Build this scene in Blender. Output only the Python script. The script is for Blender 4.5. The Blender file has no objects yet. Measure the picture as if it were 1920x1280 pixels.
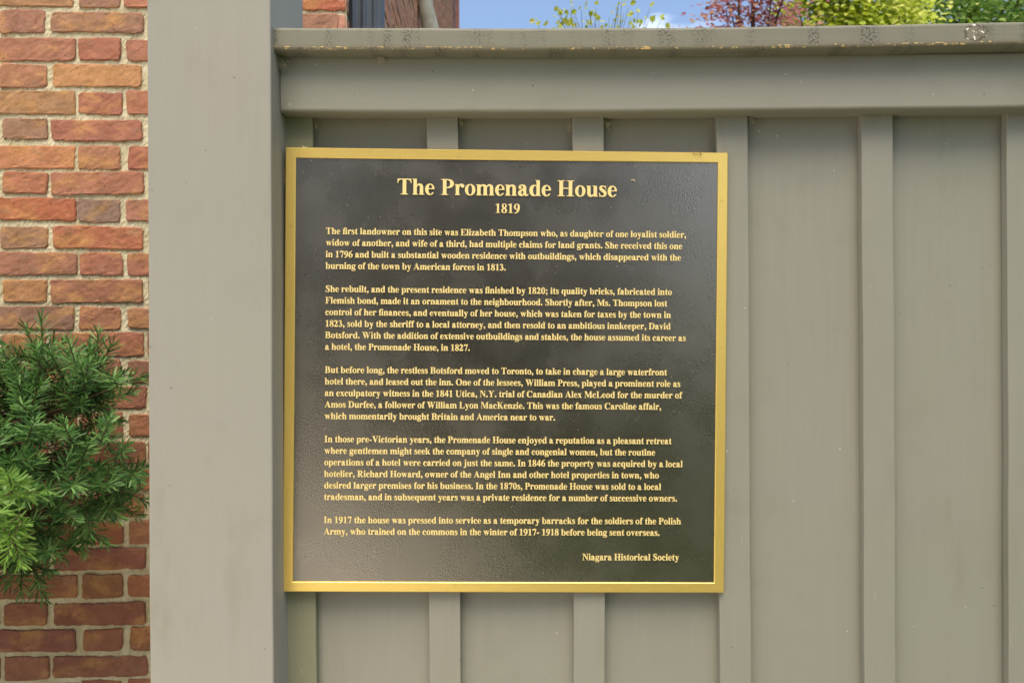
import bpy, bmesh, math, random
import numpy as np
from mathutils import Vector, Matrix
from mathutils.geometry import delaunay_2d_cdt

C = bpy.context.scene
COL = C.collection
rnd = random.Random(7)
R = math.radians

# ------------------------------------------------------------------ camera
EYE = 1.40
F_PX = 1390.0
cam_d = bpy.data.cameras.new('camera')
cam = bpy.data.objects.new('camera', cam_d)
COL.objects.link(cam)
cam_d.sensor_width = 36.0
cam_d.lens = 36.0 * F_PX / 1920.0
cam_d.clip_start = 0.02
cam_d.clip_end = 4000
ROLL = R(-0.24)
cam.matrix_world = Matrix.Translation((0, 0, EYE)) @ Matrix.Rotation(R(90), 4, 'X') @ Matrix.Rotation(ROLL, 4, 'Z')
cam_d.dof.use_dof = True
cam_d.dof.focus_distance = 1.12
cam_d.dof.aperture_fstop = 9.0
C.camera = cam

# ------------------------------------------------------------------ world, sun, exposure
SUN_DIR = Vector((-0.02, -0.42, 0.88)).normalized()
w = bpy.data.worlds.new('World')
C.world = w
w.use_nodes = True
wn, wl = w.node_tree.nodes, w.node_tree.links
wn.clear()
sky = wn.new('ShaderNodeTexSky')
sky.sky_type = 'NISHITA'
sky.sun_disc = False
sky.sun_elevation = math.asin(SUN_DIR.z)
sky.sun_rotation = math.atan2(SUN_DIR.x, SUN_DIR.y)
sky.air_density = 1.0
sky.dust_density = 3.2
sky.ozone_density = 1.8
bg = wn.new('ShaderNodeBackground')
bg.inputs['Strength'].default_value = 0.15
wo = wn.new('ShaderNodeOutputWorld')
tc = wn.new('ShaderNodeTexCoord')
mp = wn.new('ShaderNodeMapping'); mp.inputs['Scale'].default_value = (2.2, 2.2, 9.0)
nz = wn.new('ShaderNodeTexNoise'); nz.inputs['Scale'].default_value = 2.3; nz.inputs['Detail'].default_value = 7
cr = wn.new('ShaderNodeValToRGB')
cr.color_ramp.elements[0].position = 0.50; cr.color_ramp.elements[1].position = 0.78
mx = wn.new('ShaderNodeMixRGB'); mx.inputs[2].default_value = (8.5, 8.9, 9.4, 1)
wl.new(tc.outputs['Generated'], mp.inputs['Vector']); wl.new(mp.outputs[0], nz.inputs['Vector'])
wl.new(nz.outputs['Fac'], cr.inputs[0]); wl.new(cr.outputs[0], mx.inputs[0])
wl.new(sky.outputs[0], mx.inputs[1]); wl.new(mx.outputs[0], bg.inputs['Color']); wl.new(bg.outputs[0], wo.inputs['Surface'])

sl = bpy.data.lights.new('sun', 'SUN')
sl.energy = 2.3
sl.angle = R(40)
sl.color = (1.0, 0.90, 0.73)
so = bpy.data.objects.new('sun', sl)
COL.objects.link(so)
so.rotation_euler = SUN_DIR.to_track_quat('Z', 'Y').to_euler()
so.location = SUN_DIR * 30

C.view_settings.view_transform = 'Standard'
C.view_settings.look = 'None'
C.view_settings.exposure = 0.75
C.view_settings.gamma = 1
C.cycles.max_bounces = 8
C.cycles.transparent_max_bounces = 8
C.cycles.sample_clamp_indirect = 6


# ------------------------------------------------------------------ helpers
def px(x, y, Y):
    """point seen at photo pixel (x, y) of the 1920 px photograph at distance Y: used to survey the place"""
    dx, dy = (x - 960) / F_PX, (640 - y) / F_PX
    c, s = math.cos(ROLL), math.sin(ROLL)
    return Vector(((dx * c - dy * s) * Y, Y, EYE + (dx * s + dy * c) * Y))


def lin(r, g, b, k=1.0):
    f = lambda c: ((c / 255 + 0.055) / 1.055) ** 2.4 if c > 10 else c / 255 / 12.92
    return (f(r) * k, f(g) * k, f(b) * k, 1)


def empty(name, loc, label, cat, group=None):
    o = bpy.data.objects.new(name, None)
    COL.objects.link(o)
    o.location = loc
    o.empty_display_size = 0.1
    o['label'] = label
    o['category'] = cat
    if group:
        o['group'] = group
    return o


def mesh_obj(name, verts, faces, mats, parent=None, midx=None, smooth=False, cols=None, uvs=None):
    """verts in world space; parts are stored relative to their parent"""
    if parent is not None:
        off = np.array(parent.matrix_basis.translation)
        verts = np.asarray(verts, dtype=float) - off
    me = bpy.data.meshes.new(name)
    me.from_pydata([tuple(v) for v in np.asarray(verts).tolist()], [], [tuple(f) for f in faces])
    for m in (mats if isinstance(mats, (list, tuple)) else [mats]):
        me.materials.append(m)
    if midx is not None:
        me.polygons.foreach_set('material_index', np.asarray(midx, dtype=np.int32))
    if smooth:
        me.polygons.foreach_set('use_smooth', np.ones(len(me.polygons), dtype=bool))
    if cols is not None:
        a = me.color_attributes.new('Col', 'FLOAT_COLOR', 'POINT')
        a.data.foreach_set('color', np.asarray(cols, dtype=np.float32).ravel())
    if uvs is not None:
        ul = me.uv_layers.new(name='UVMap')
        li = np.zeros(len(me.loops), dtype=np.int32)
        me.loops.foreach_get('vertex_index', li)
        ul.data.foreach_set('uv', np.asarray(uvs, dtype=np.float32)[li].ravel())
    me.update()
    o = bpy.data.objects.new(name, me)
    COL.objects.link(o)
    if parent is not None:
        o.parent = parent
    return o


class MB:
    """collects pieces that become one mesh"""
    def __init__(s):
        s.v, s.f, s.m, s.c, s.uv, s.n = [], [], [], [], [], 0

    def add(s, v, f, m=0, c=None, uv=None):
        v = np.asarray(v, dtype=float)
        s.v.append(v)
        s.f += [tuple(int(i) + s.n for i in q) for q in f]
        s.m += [m] * len(f)
        if c is not None:
            s.c.append(np.tile(np.asarray(c, dtype=float), (len(v), 1)) if np.ndim(c) == 1 else np.asarray(c))
        s.uv.append(np.asarray(uv) if uv is not None else np.zeros((len(v), 2)))
        s.n += len(v)

    def build(s, name, mats, parent=None, smooth=False):
        return mesh_obj(name, np.concatenate(s.v), s.f, mats, parent, s.m, smooth,
                        np.concatenate(s.c) if s.c else None, np.concatenate(s.uv))


def plank(mb, axis, a0, a1, lo, hi, r=0.002, seg=1, bow=None, wob=0.0, seed=0, m=0):
    """a board with eased edges along axis 'x' or 'z'; lo/hi are the (y, other) limits of its section"""
    q = random.Random(seed)
    (y0, t0), (y1, t1) = lo, hi
    prof = []
    for (cy, ct, st) in ((y0 + r, t0 + r, 180), (y1 - r, t0 + r, 270), (y1 - r, t1 - r, 0), (y0 + r, t1 - r, 90)):
        for k in range(4):
            a = R(st + 30 * k)
            prof.append((cy + r * math.cos(a), ct + r * math.sin(a)))
    prof.append(prof[0])                               # UV seam at the lower front arris
    n = len(prof)
    arc = [0]
    for i in range(1, n):
        arc.append(arc[-1] + math.dist(prof[i], prof[i - 1]))
    V, U, Fc = [], [], []
    ph = [q.uniform(0, 6.28) for _ in range(6)]
    for i in range(seg + 1):
        t = i / seg
        a = a0 + (a1 - a0) * t
        d = bow(a) if bow else 0.0
        w1 = wob * (math.sin(a * 9 + ph[0]) + 0.6 * math.sin(a * 23 + ph[1]) + 0.3 * math.sin(a * 61 + ph[2]))
        w2 = wob * (math.sin(a * 7 + ph[3]) + 0.6 * math.sin(a * 19 + ph[4]))
        for j, (yy, tt) in enumerate(prof):
            if axis == 'x':
                V.append((a, yy + w2, tt + d + w1))
            else:
                V.append((tt + d + w1, yy + w2, a))
            U.append((a, arc[j]))
    for i in range(seg):
        for j in range(n - 1):
            k = j + 1
            q4 = (i * n + j, i * n + k, (i + 1) * n + k, (i + 1) * n + j)
            Fc.append(q4 if axis == 'z' else q4[::-1])
    Fc.append(tuple(range(n - 1))[::-1] if axis == 'z' else tuple(range(n - 1)))
    top = tuple(range(seg * n, seg * n + n - 1))
    Fc.append(top if axis == 'z' else top[::-1])
    mb.add(V, Fc, m, None, U)


def tube(mb, pts, rad, sides=6, m=0, cap=True):
    pts = [Vector(p) for p in pts]
    V, Fc = [], []
    n = len(pts)
    for i, p in enumerate(pts):
        d = (pts[min(i + 1, n - 1)] - pts[max(i - 1, 0)]).normalized()
        a = d.orthogonal().normalized() if i == 0 else (pa - d * pa.dot(d)).normalized()
        pa = a
        b = d.cross(a)
        r = rad[i] if hasattr(rad, '__len__') else rad
        for k in range(sides):
            t = 2 * math.pi * k / sides
            V.append(tuple(p + a * (r * math.cos(t)) + b * (r * math.sin(t))))
    for i in range(n - 1):
        for k in range(sides):
            l = (k + 1) % sides
            Fc.append((i * sides + k, i * sides + l, (i + 1) * sides + l, (i + 1) * sides + k))
    if cap:
        Fc.append(tuple(range(sides))[::-1])
        Fc.append(tuple(range((n - 1) * sides, n * sides)))
    mb.add(V, Fc, m)


def boxv(mb, x0, x1, y0, y1, z0, z1, m=0, c=None):
    V = [(x, y, z) for z in (z0, z1) for y in (y0, y1) for x in (x0, x1)]
    mb.add(V, [(0, 2, 3, 1), (4, 5, 7, 6), (0, 1, 5, 4), (2, 6, 7, 3), (0, 4, 6, 2), (1, 3, 7, 5)], m, c)


# ------------------------------------------------------------------ material helpers
class N:
    def __init__(s, name, rough=0.6, spec=0.5, metal=0.0):
        s.mat = bpy.data.materials.new(name)
        s.mat.use_nodes = True
        s.t = s.mat.node_tree
        s.b = s.t.nodes['Principled BSDF']
        s.b.inputs['Roughness'].default_value = rough
        s.b.inputs['Specular IOR Level'].default_value = spec
        s.b.inputs['Metallic'].default_value = metal

    def node(s, t, **kw):
        n = s.t.nodes.new(t)
        for k, v in kw.items():
            setattr(n, k, v)
        return n

    def set(s, sock, v):
        if isinstance(v, bpy.types.NodeSocket):
            s.t.links.new(v, sock)
        elif v is not None:
            if hasattr(sock.default_value, '__len__') and not hasattr(v, '__len__'):
                v = (v,) * len(sock.default_value)
            sock.default_value = v

    def coord(s, kind='Object', scale=None):
        o = s.node('ShaderNodeTexCoord').outputs[kind]
        if scale is None:
            return o
        m = s.node('ShaderNodeMapping')
        m.inputs['Scale'].default_value = scale
        s.t.links.new(o, m.inputs['Vector'])
        return m.outputs[0]

    def noise(s, vec, scale, detail=4, rough=0.55, dist=0.0):
        n = s.node('ShaderNodeTexNoise')
        s.set(n.inputs['Vector'], vec)
        n.inputs['Scale'].default_value = scale
        n.inputs['Detail'].default_value = detail
        n.inputs['Roughness'].default_value = rough
        n.inputs['Distortion'].default_value = dist
        return n.outputs['Fac']

    def voro(s, vec, scale, feat='F1', rand=1.0):
        n = s.node('ShaderNodeTexVoronoi', feature=feat)
        s.set(n.inputs['Vector'], vec)
        n.inputs['Scale'].default_value = scale
        n.inputs['Randomness'].default_value = rand
        return n.outputs['Distance'], n.outputs.get('Color')

    def math(s, op, a, b=None, c=None, clamp=False):
        n = s.node('ShaderNodeMath', operation=op, use_clamp=clamp)
        s.set(n.inputs[0], a)
        if b is not None:
            s.set(n.inputs[1], b)
        if c is not None:
            s.set(n.inputs[2], c)
        return n.outputs[0]

    def step(s, v, lo, hi, a=0.0, b=1.0):
        n = s.node('ShaderNodeMapRange', interpolation_type='SMOOTHSTEP')
        s.set(n.inputs['Value'], v)
        for i, x in zip(('From Min', 'From Max', 'To Min', 'To Max'), (lo, hi, a, b)):
            n.inputs[i].default_value = x
        return n.outputs['Result']

    def mix(s, f, a, b, mode='MIX'):
        n = s.node('ShaderNodeMixRGB', blend_type=mode)
        s.set(n.inputs[0], f); s.set(n.inputs[1], a); s.set(n.inputs[2], b)
        return n.outputs[0]

    def sep(s, v):
        n = s.node('ShaderNodeSeparateXYZ')
        s.set(n.inputs[0], v)
        return n.outputs

    def ramp(s, v, stops):
        n = s.node('ShaderNodeValToRGB')
        s.set(n.inputs[0], v)
        e = n.color_ramp.elements
        e[0].position, e[0].color = stops[0]
        e[1].position, e[1].color = stops[-1]
        for p, c in stops[1:-1]:
            x = e.new(p); x.color = c
        return n.outputs[0]

    def bump(s, h, strength=0.3, dist=0.002):
        n = s.node('ShaderNodeBump')
        n.inputs['Strength'].default_value = strength
        n.inputs['Distance'].default_value = dist
        s.set(n.inputs['Height'], h)
        s.t.links.new(n.outputs[0], s.b.inputs['Normal'])

    def color(s, v):
        s.set(s.b.inputs['Base Color'], v)
        return s


# ------------------------------------------------------------------ materials
def paint(name, axis, base, extra=None, specks=0.7):
    n = N(name, rough=0.55, spec=0.35)
    sc = {'x': (3, 60, 60), 'z': (60, 60, 3)}[axis]
    g = n.noise(n.coord('Object', sc), 2.0, 6, 0.6)
    fine = n.noise(n.coord('Object', {'x': (20, 300, 300), 'z': (300, 300, 20)}[axis]), 1.5, 3)
    big = n.noise(n.coord('Object'), 2.6, 4)
    blot = n.noise(n.coord('Object'), 11.0, 5, 0.6)
    c = n.mix(n.step(g, 0.3, 0.75), lin(*base, 0.975), lin(*base, 1.025))
    c = n.mix(n.step(big, 0.35, 0.68, 0, 0.55), c, tuple(x * y for x, y in zip(lin(*base), (0.95, 1.0, 0.93, 1))))
    c = n.mix(n.step(blot, 0.52, 0.80, 0, 0.35), c, tuple(x * y for x, y in zip(lin(*base), (0.78, 0.76, 0.70, 1))))
    vd, vc = n.voro(n.coord('Object'), 42)
    pick = n.noise(n.coord('Object'), 19, 2)
    dark = n.math('MULTIPLY', n.step(vd, 0.03, 0.07, 1, 0), n.step(pick, 0.56, 0.60))
    c = n.mix(n.math('MULTIPLY', dark, 0.75), c, lin(58, 52, 42))
    ld, lc = n.voro(n.coord('Object', (1.0, 1.0, 0.8)), 61)
    pick2 = n.noise(n.coord('Object'), 15, 2, 0.5, 0.4)
    light = n.math('MULTIPLY', n.step(ld, 0.04, 0.09, 1, 0), n.step(pick2, 0.60, 0.64))
    c = n.mix(n.math('MULTIPLY', light, specks), c, lin(205, 202, 185))
    scr = n.noise(n.coord('Object', {'x': (10, 90, 90), 'z': (160, 160, 12)}[axis]), 1.0, 2, 0.5)
    pk3 = n.noise(n.coord('Object'), 6.5, 3)
    c = n.mix(n.math('MULTIPLY', n.step(scr, 0.745, 0.77, 0, 0.45 if specks > 0.5 else 0.0), n.step(pk3, 0.50, 0.56)), c, lin(206, 200, 182))
    stain = n.noise(n.coord('Object', {'x': (1, 3, 1.4), 'z': (2.2, 2.2, 0.6)}[axis]), 5.5, 6, 0.65)
    c = n.mix(n.step(stain, 0.55, 0.74, 0, 0.32), c, tuple(x * y for x, y in zip(lin(*base), (0.74, 0.68, 0.58, 1))))
    if extra:
        c = extra(n, c)
    n.color(c)
    n.bump(n.math('ADD', n.math('MULTIPLY', g, 0.8), n.math('MULTIPLY', fine, 0.35)), 0.22, 0.0012)
    return n.mat


TAUPE = (136, 133, 120)


def cap_extra(n, c):
    uv = n.coord('UV')
    s = n.sep(uv)
    u, v = s[0], s[1]
    # mildew streaks: vertical patches of black dots on the face
    patch = n.noise(n.coord('UV', (1, 0.12, 1)), 24, 3, 0.5)
    dots = n.noise(uv, 300, 4, 0.75)
    streak = n.noise(n.coord('UV', (1, 8, 1)), 22, 5, 0.7)
    mil = n.math('MULTIPLY', n.step(patch, 0.48, 0.64), n.step(dots, 0.49, 0.56))
    mil = n.math('MAXIMUM', n.math('MULTIPLY', mil, 0.85), n.math('MULTIPLY', n.step(streak, 0.60, 0.72), 0.25))
    c = n.mix(mil, c, lin(48, 46, 40))
    # checks along the grain
    chk = n.noise(n.coord('UV', (1, 60, 1)), 9, 4, 0.65)
    c = n.mix(n.step(chk, 0.63, 0.70, 0, 0.55), c, lin(84, 78, 66))
    # worn lower arris: paint flaked to bare yellow wood in short dashes
    wear = n.noise(n.coord('UV', (1, 1.0, 1)), 95, 4, 0.7)
    amt = n.noise(n.coord('UV', (1, 0.1, 1)), 9, 3, 0.7)
    ad = n.math('MINIMUM', n.math('ABSOLUTE', n.math('SUBTRACT', v, 0.0015)), n.math('ABSOLUTE', n.math('SUBTRACT', v, CAP_ARRIS2)))
    edge = n.step(ad, 0.0008, 0.0024, 1, 0)
    chip = n.math('MULTIPLY', edge, n.step(n.math('ADD', wear, n.math('MULTIPLY', amt, 0.5)), 0.80, 0.87))
    c = n.mix(chip, c, lin(214, 180, 112))
    dirt = n.math('MULTIPLY', n.step(ad, 0.001, 0.006, 1, 0), 0.4)
    c = n.mix(n.math('MULTIPLY', dirt, n.math('SUBTRACT', 1.0, chip)), c, lin(105, 92, 64))
    # the knot near the right end, paint peeling off it
    du = n.math('SUBTRACT', u, 0.668)
    dv = n.math('SUBTRACT', v, CAP_KNOT)
    wob = n.math('MULTIPLY', n.math('SUBTRACT', n.noise(uv, 140, 3), 0.5), 0.012)
    d = n.math('ADD', n.math('SQRT', n.math('ADD', n.math('MULTIPLY', n.math('MULTIPLY', du, du), 0.55), n.math('MULTIPLY', dv, dv))), wob)
    ring = n.step(n.math('ABSOLUTE', n.math('SUBTRACT', d, 0.011)), 0.0006, 0.002, 1, 0)
    body = n.step(d, 0.006, 0.012, 1, 0)
    c = n.mix(n.math('MULTIPLY', body, 0.35), c, lin(120, 104, 78))
    c = n.mix(n.math('MULTIPLY', ring, 0.75), c, lin(72, 62, 44))
    peel = n.math('MULTIPLY', n.step(d, 0.010, 0.013, 1, 0), n.step(n.noise(uv, 190, 2), 0.60, 0.63))
    c = n.mix(peel, c, lin(226, 222, 205))
    return c


CAP_T, CAP_R = 0.0375, 0.0045
# section arc length runs from the front face at the lower arris, see plank()
M_panel = paint('taupe paint on boards', 'z', TAUPE)
M_post = paint('taupe paint on post', 'z', (145, 141, 131), None, 0.25)
M_rail = paint('taupe paint on rail', 'x', TAUPE)
M_algae = paint('taupe paint with algae', 'z', (124, 124, 100))
M = {}


def m_brick():
    n = N('old brick', rough=0.85, spec=0.2)
    a = n.node('ShaderNodeVertexColor', layer_name='Col').outputs['Color']
    oc = n.coord('Object')
    big = n.noise(oc, 26, 5, 0.6)
    med = n.noise(oc, 95, 5, 0.65)
    fin = n.noise(oc, 420, 3, 0.6)
    och = n.noise(n.coord('Object', (1, 1, 1.6)), 13, 5, 0.62, 0.4)
    gry = n.noise(n.coord('Object', (1, 1, 2.2)), 19, 4, 0.6)
    a = n.mix(n.step(och, 0.46, 0.70, 0, 0.62), a, lin(188, 140, 84))
    a = n.mix(n.step(gry, 0.54, 0.74, 0, 0.55), a, lin(132, 108, 88))
    c = n.mix(n.step(big, 0.38, 0.66, 0, 0.55), a, n.mix(0.75, a, (0.62, 0.60, 0.50, 1), 'MULTIPLY'))
    c = n.mix(n.step(med, 0.40, 0.70, 0, 0.5), c, n.mix(1.0, c, (1.25, 1.3, 1.3, 1), 'MULTIPLY'))
    d, _ = n.voro(oc, 130)
    pits = n.math('MULTIPLY', n.step(d, 0.10, 0.22, 1, 0), n.step(n.noise(oc, 60, 2), 0.55, 0.60))
    c = n.mix(n.math('MULTIPLY', pits, 0.75), c, lin(52, 34, 26))
    eff = n.math('MULTIPLY', n.step(n.noise(oc, 40, 4, 0.7), 0.63, 0.76), n.step(fin, 0.42, 0.62))
    c = n.mix(n.math('MULTIPLY', eff, 0.45), c, lin(200, 178, 150))
    n.color(c)
    n.bump(n.math('ADD', n.math('ADD', n.math('MULTIPLY', med, 1.0), n.math('MULTIPLY', fin, 0.35)), n.math('MULTIPLY', pits, -0.8)), 0.75, 0.0035)
    return n.mat


def m_mortar():
    n = N('lime mortar', rough=0.95, spec=0.1)
    oc = n.coord('Object')
    a, f = n.noise(oc, 18, 4), n.noise(oc, 330, 4, 0.7)
    c = n.mix(n.step(a, 0.35, 0.65), lin(184, 172, 138), lin(204, 194, 162))
    c = n.mix(n.step(f, 0.55, 0.72, 0, 0.6), c, lin(140, 126, 98))
    d, _ = n.voro(oc, 150)
    c = n.mix(n.math('MULTIPLY', n.step(d, 0.08, 0.16, 1, 0), n.step(n.noise(oc, 55, 2), 0.52, 0.58)), c, lin(232, 226, 210))
    n.color(c)
    n.bump(n.math('ADD', n.noise(oc, 120, 5, 0.7), n.math('MULTIPLY', f, 0.5)), 0.6, 0.003)
    return n.mat


def m_enamel():
    n = N('dark pebbled enamel', rough=0.28, spec=0.5, metal=0.0)
    n.b.inputs['IOR'].default_value = 3.3
    oc = n.coord('Object')
    d, _ = n.voro(oc, 520, 'SMOOTH_F1')
    peb = n.noise(oc, 430, 3, 0.6)
    c = n.mix(n.step(n.noise(oc, 8, 4), 0.35, 0.65), lin(40, 37, 29), lin(46, 42, 33))
    c = n.mix(n.step(peb, 0.38, 0.62, 0, 0.6), n.mix(1.0, c, (0.78, 0.78, 0.78, 1), 'MULTIPLY'), n.mix(1.0, c, (1.4, 1.4, 1.4, 1), 'MULTIPLY'))
    # dust: pale specks and a few scuffs
    vd, _ = n.voro(oc, 190)
    pk = n.noise(oc, 34, 3, 0.6)
    pk2 = n.noise(oc, 5, 2)
    sp = n.math('MULTIPLY', n.step(vd, 0.06, 0.16, 1, 0), n.step(n.math('ADD', pk, n.math('MULTIPLY', n.math('SUBTRACT', pk2, 0.5), 0.5)), 0.57, 0.63))
    c = n.mix(n.math('MULTIPLY', sp, 0.55), c, lin(176, 172, 152))
    sm = n.step(n.noise(n.coord('Object', (14, 1, 5)), 1.6, 5, 0.65), 0.52, 0.8, 0, 0.03)
    c = n.mix(sm, c, lin(150, 150, 140))
    n.color(c)
    n.set(n.b.inputs['Roughness'], n.math('ADD', n.math('MULTIPLY', sp, 0.1), n.step(n.noise(oc, 12, 4), 0.3, 0.7, 0.22, 0.31)))
    n.bump(n.math('ADD', peb, n.math('MULTIPLY', d, 0.3)), 0.20, 0.0012)
    n.b.inputs['Specular Tint'].default_value = (1.0, 0.93, 0.82, 1)
    return n.mat


def m_gold(name, base, scale, metal=0.65, rough=0.34):
    n = N(name, rough=rough, spec=0.5, metal=metal)
    oc = n.coord('Object', scale)
    b = n.noise(oc, 6, 5, 0.7)
    sp = n.noise(n.coord('Object'), 60, 4, 0.6)
    c = n.mix(n.step(b, 0.3, 0.7), lin(*base, 0.92), lin(*base, 1.06))
    c = n.mix(n.step(sp, 0.60, 0.80, 0, 0.45), c, lin(base[0] * 0.7, base[1] * 0.68, base[2] * 0.6))
    n.color(c)
    n.bump(b, 0.10, 0.0005)
    return n.mat


M['brick'] = m_brick()
M['mortar'] = m_mortar()
M['enamel'] = m_enamel()
M['gold_x'] = m_gold('brushed brass along', (240, 206, 112), (6, 300, 300))
M['gold_z'] = m_gold('brushed brass upright', (240, 206, 112), (300, 300, 6))
M['letter'] = m_gold('brass letter face', (242, 217, 146), (200, 200, 200), 0.25, 0.42)
M['letter_side'] = N('tarnished shaded brass edge', 0.6, 0.4, 0.3).color(lin(122, 98, 44)).mat  # tarnish, darkened further to stand for the letters' shadow edges


def m_leaf(name, stops, trans=0.45, rough=0.5, spec=0.4):
    n = N(name, rough, spec)
    g = n.node('ShaderNodeNewGeometry').outputs['Random Per Island']
    c = n.ramp(g, stops)
    n.color(c)
    tr = n.node('ShaderNodeBsdfTranslucent')
    n.t.links.new(c, tr.inputs[0])
    ms = n.node('ShaderNodeMixShader')
    ms.inputs[0].default_value = trans
    out = n.t.nodes['Material Output']
    n.t.links.new(n.b.outputs[0], ms.inputs[1])
    n.t.links.new(tr.outputs[0], ms.inputs[2])
    n.t.links.new(ms.outputs[0], out.inputs['Surface'])
    return n.mat


M['yew'] = m_leaf('yew needles', [(0, (0.03, 0.085, 0.018, 1)), (0.5, (0.08, 0.19, 0.042, 1)), (1, (0.18, 0.33, 0.085, 1))], 0.22, 0.48, 0.35)
M['yew_new'] = m_leaf('young yew needles', [(0, (0.10, 0.22, 0.03, 1)), (1, (0.24, 0.40, 0.07, 1))], 0.35, 0.42, 0.4)
M['lime'] = m_leaf('bright spring leaves', [(0, (0.42, 0.52, 0.03, 1)), (0.5, (0.62, 0.68, 0.08, 1)), (1, (0.76, 0.76, 0.2, 1))], 0.5)
M['green'] = m_leaf('mid green leaves', [(0, (0.14, 0.30, 0.06, 1)), (0.5, (0.36, 0.52, 0.11, 1)), (1, (0.58, 0.66, 0.24, 1))], 0.5)
M['red'] = m_leaf('copper red leaves', [(0, (0.30, 0.09, 0.13, 1)), (0.55, (0.50, 0.18, 0.20, 1)), (1, (0.60, 0.36, 0.16, 1))], 0.5)
M['dark_leaf'] = m_leaf('dark hedge leaves', [(0, (0.03, 0.035, 0.016, 1)), (1, (0.07, 0.075, 0.03, 1))], 0.2)
M['bark'] = N('bark', 0.9, 0.1).color(lin(92, 76, 60)).mat
M['twig'] = N('green twig', 0.7, 0.2).color(lin(112, 104, 58)).mat


def m_simple(name, a, b, scale, rough=0.8, spec=0.3, metal=0, bump=0.3, bd=0.004, stretch=(1, 1, 1)):
    n = N(name, rough, spec, metal)
    v = n.noise(n.coord('Object', stretch), scale, 6, 0.6)
    n.color(n.mix(n.step(v, 0.35, 0.65), a, b))
    n.bump(v, bump, bd)
    return n.mat


M['spout'] = m_simple('slate blue painted metal', lin(58, 64, 70), lin(68, 76, 84), 8, 0.34, 0.6, 0.0, 0.05)
M['ground'] = m_simple('lawn', (0.035, 0.06, 0.018, 1), (0.06, 0.09, 0.03, 1), 9, 0.95, 0.1, 0, 0.8, 0.02)
M['drive'] = m_simple('pale concrete', (0.70, 0.64, 0.54, 1), (0.80, 0.74, 0.63, 1), 5, 0.9, 0.2, 0, 0.4, 0.01)
M['roof'] = m_simple('roof felt', lin(70, 66, 62), lin(90, 86, 80), 6)
M['soffit'] = m_simple('pink brown painted trim', lin(186, 128, 112), lin(206, 146, 128), 12)
M['pipe'] = m_simple('flaking grey green paint', lin(150, 148, 130), lin(176, 174, 158), 14, 0.7)


def m_peel():
    n = N('peeling pale blue paint', 0.8, 0.2)
    v = n.noise(n.coord('Object', (1, 1, 0.45)), 95, 6, 0.7)
    b = n.noise(n.coord('Object'), 9, 4)
    c = n.mix(n.step(b, 0.35, 0.65), lin(214, 226, 238), lin(232, 238, 244))
    c = n.mix(n.step(v, 0.51, 0.55, 0, 0.9), c, lin(120, 124, 120))
    n.color(c)
    n.bump(v, 0.5, 0.003)
    return n.mat


M['peel'] = m_peel()

# ------------------------------------------------------------------ the setting: ground
def sheet(name, x0, x1, y0, y1, z, mat):
    o = mesh_obj(name, [(x0, y0, z), (x1, y0, z), (x1, y1, z), (x0, y1, z)], [(0, 1, 2, 3)], mat)
    o['kind'] = 'structure'
    return o


sheet('ground', -600, 600, -600, 600, 0, M['ground'])
dv = mesh_obj('driveway', [(0.25, 1.0, .006), (-14, 1.0, .006), (-14, -12.5, .006), (-5.0, -12.5, .006), (-1.0, -3.6, .006), (-0.1, -1.6, .006)], [(0, 1, 2, 3, 4, 5)], M['drive'])
dv['kind'] = 'structure'

# ------------------------------------------------------------------ brick house
W_O = Vector((-0.405, 1.828, 0))                       # the corner nearest the fence
ANG = math.atan(0.042)
U_F = Vector((-math.cos(ANG), -math.sin(ANG), 0))       # along the front wall, away from the corner
U_S = Vector((-math.sin(ANG), math.cos(ANG), 0))        # along the side wall, away from the corner
house = empty('brick_house', W_O, 'old red and orange brick house with wide pale mortar joints, behind the yew', 'house')

PAL = [(150, 95, 75), (145, 100, 75), (160, 95, 70), (165, 90, 65), (165, 105, 70), (190, 130, 75), (160, 115, 70),
       (160, 85, 65), (140, 100, 75), (190, 115, 70), (170, 80, 45), (125, 100, 85), (165, 110, 60), (150, 85, 60)]
PAL_LOW = [(140, 72, 48), (128, 66, 44), (150, 80, 44), (122, 62, 46), (146, 76, 52), (134, 70, 40)]  # lower courses: the bush's shade is put into these brick colours
ROWCOL = {1: {0: (150, 95, 75), 1: (145, 100, 75)}, 2: {1: (160, 95, 70), 2: (165, 88, 62), 3: (165, 95, 70)},
          3: {0: (168, 106, 70), 1: (196, 134, 74)}, 4: {1: (164, 118, 70), 2: (160, 82, 64), 3: (172, 96, 64)},
          5: {0: (140, 100, 75), 1: (160, 84, 66)}, 6: {1: (196, 118, 70), 2: (170, 106, 70), 3: (158, 78, 58)},
          7: {0: (168, 90, 58), 1: (166, 96, 70)}, 8: {1: (174, 80, 42), 2: (124, 100, 86), 3: (160, 96, 74)},
          9: {0: (140, 100, 70), 1: (174, 86, 52)}, 10: {1: (150, 90, 66), 2: (162, 86, 62), 3: (156, 86, 60)},
          11: {0: (170, 112, 58), 1: (150, 86, 60)}, 12: {1: (126, 88, 68), 2: (152, 86, 60), 3: (136, 76, 56)},
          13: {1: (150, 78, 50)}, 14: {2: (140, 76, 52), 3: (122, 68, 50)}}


def brick_rows(z_lo, z_hi):
    z1 = 2.179
    for k in range(-90, 60):
        z = z1 - 0.0652 * (k - 1)
        if z_lo < z < z_hi:
            yield k, z


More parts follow.
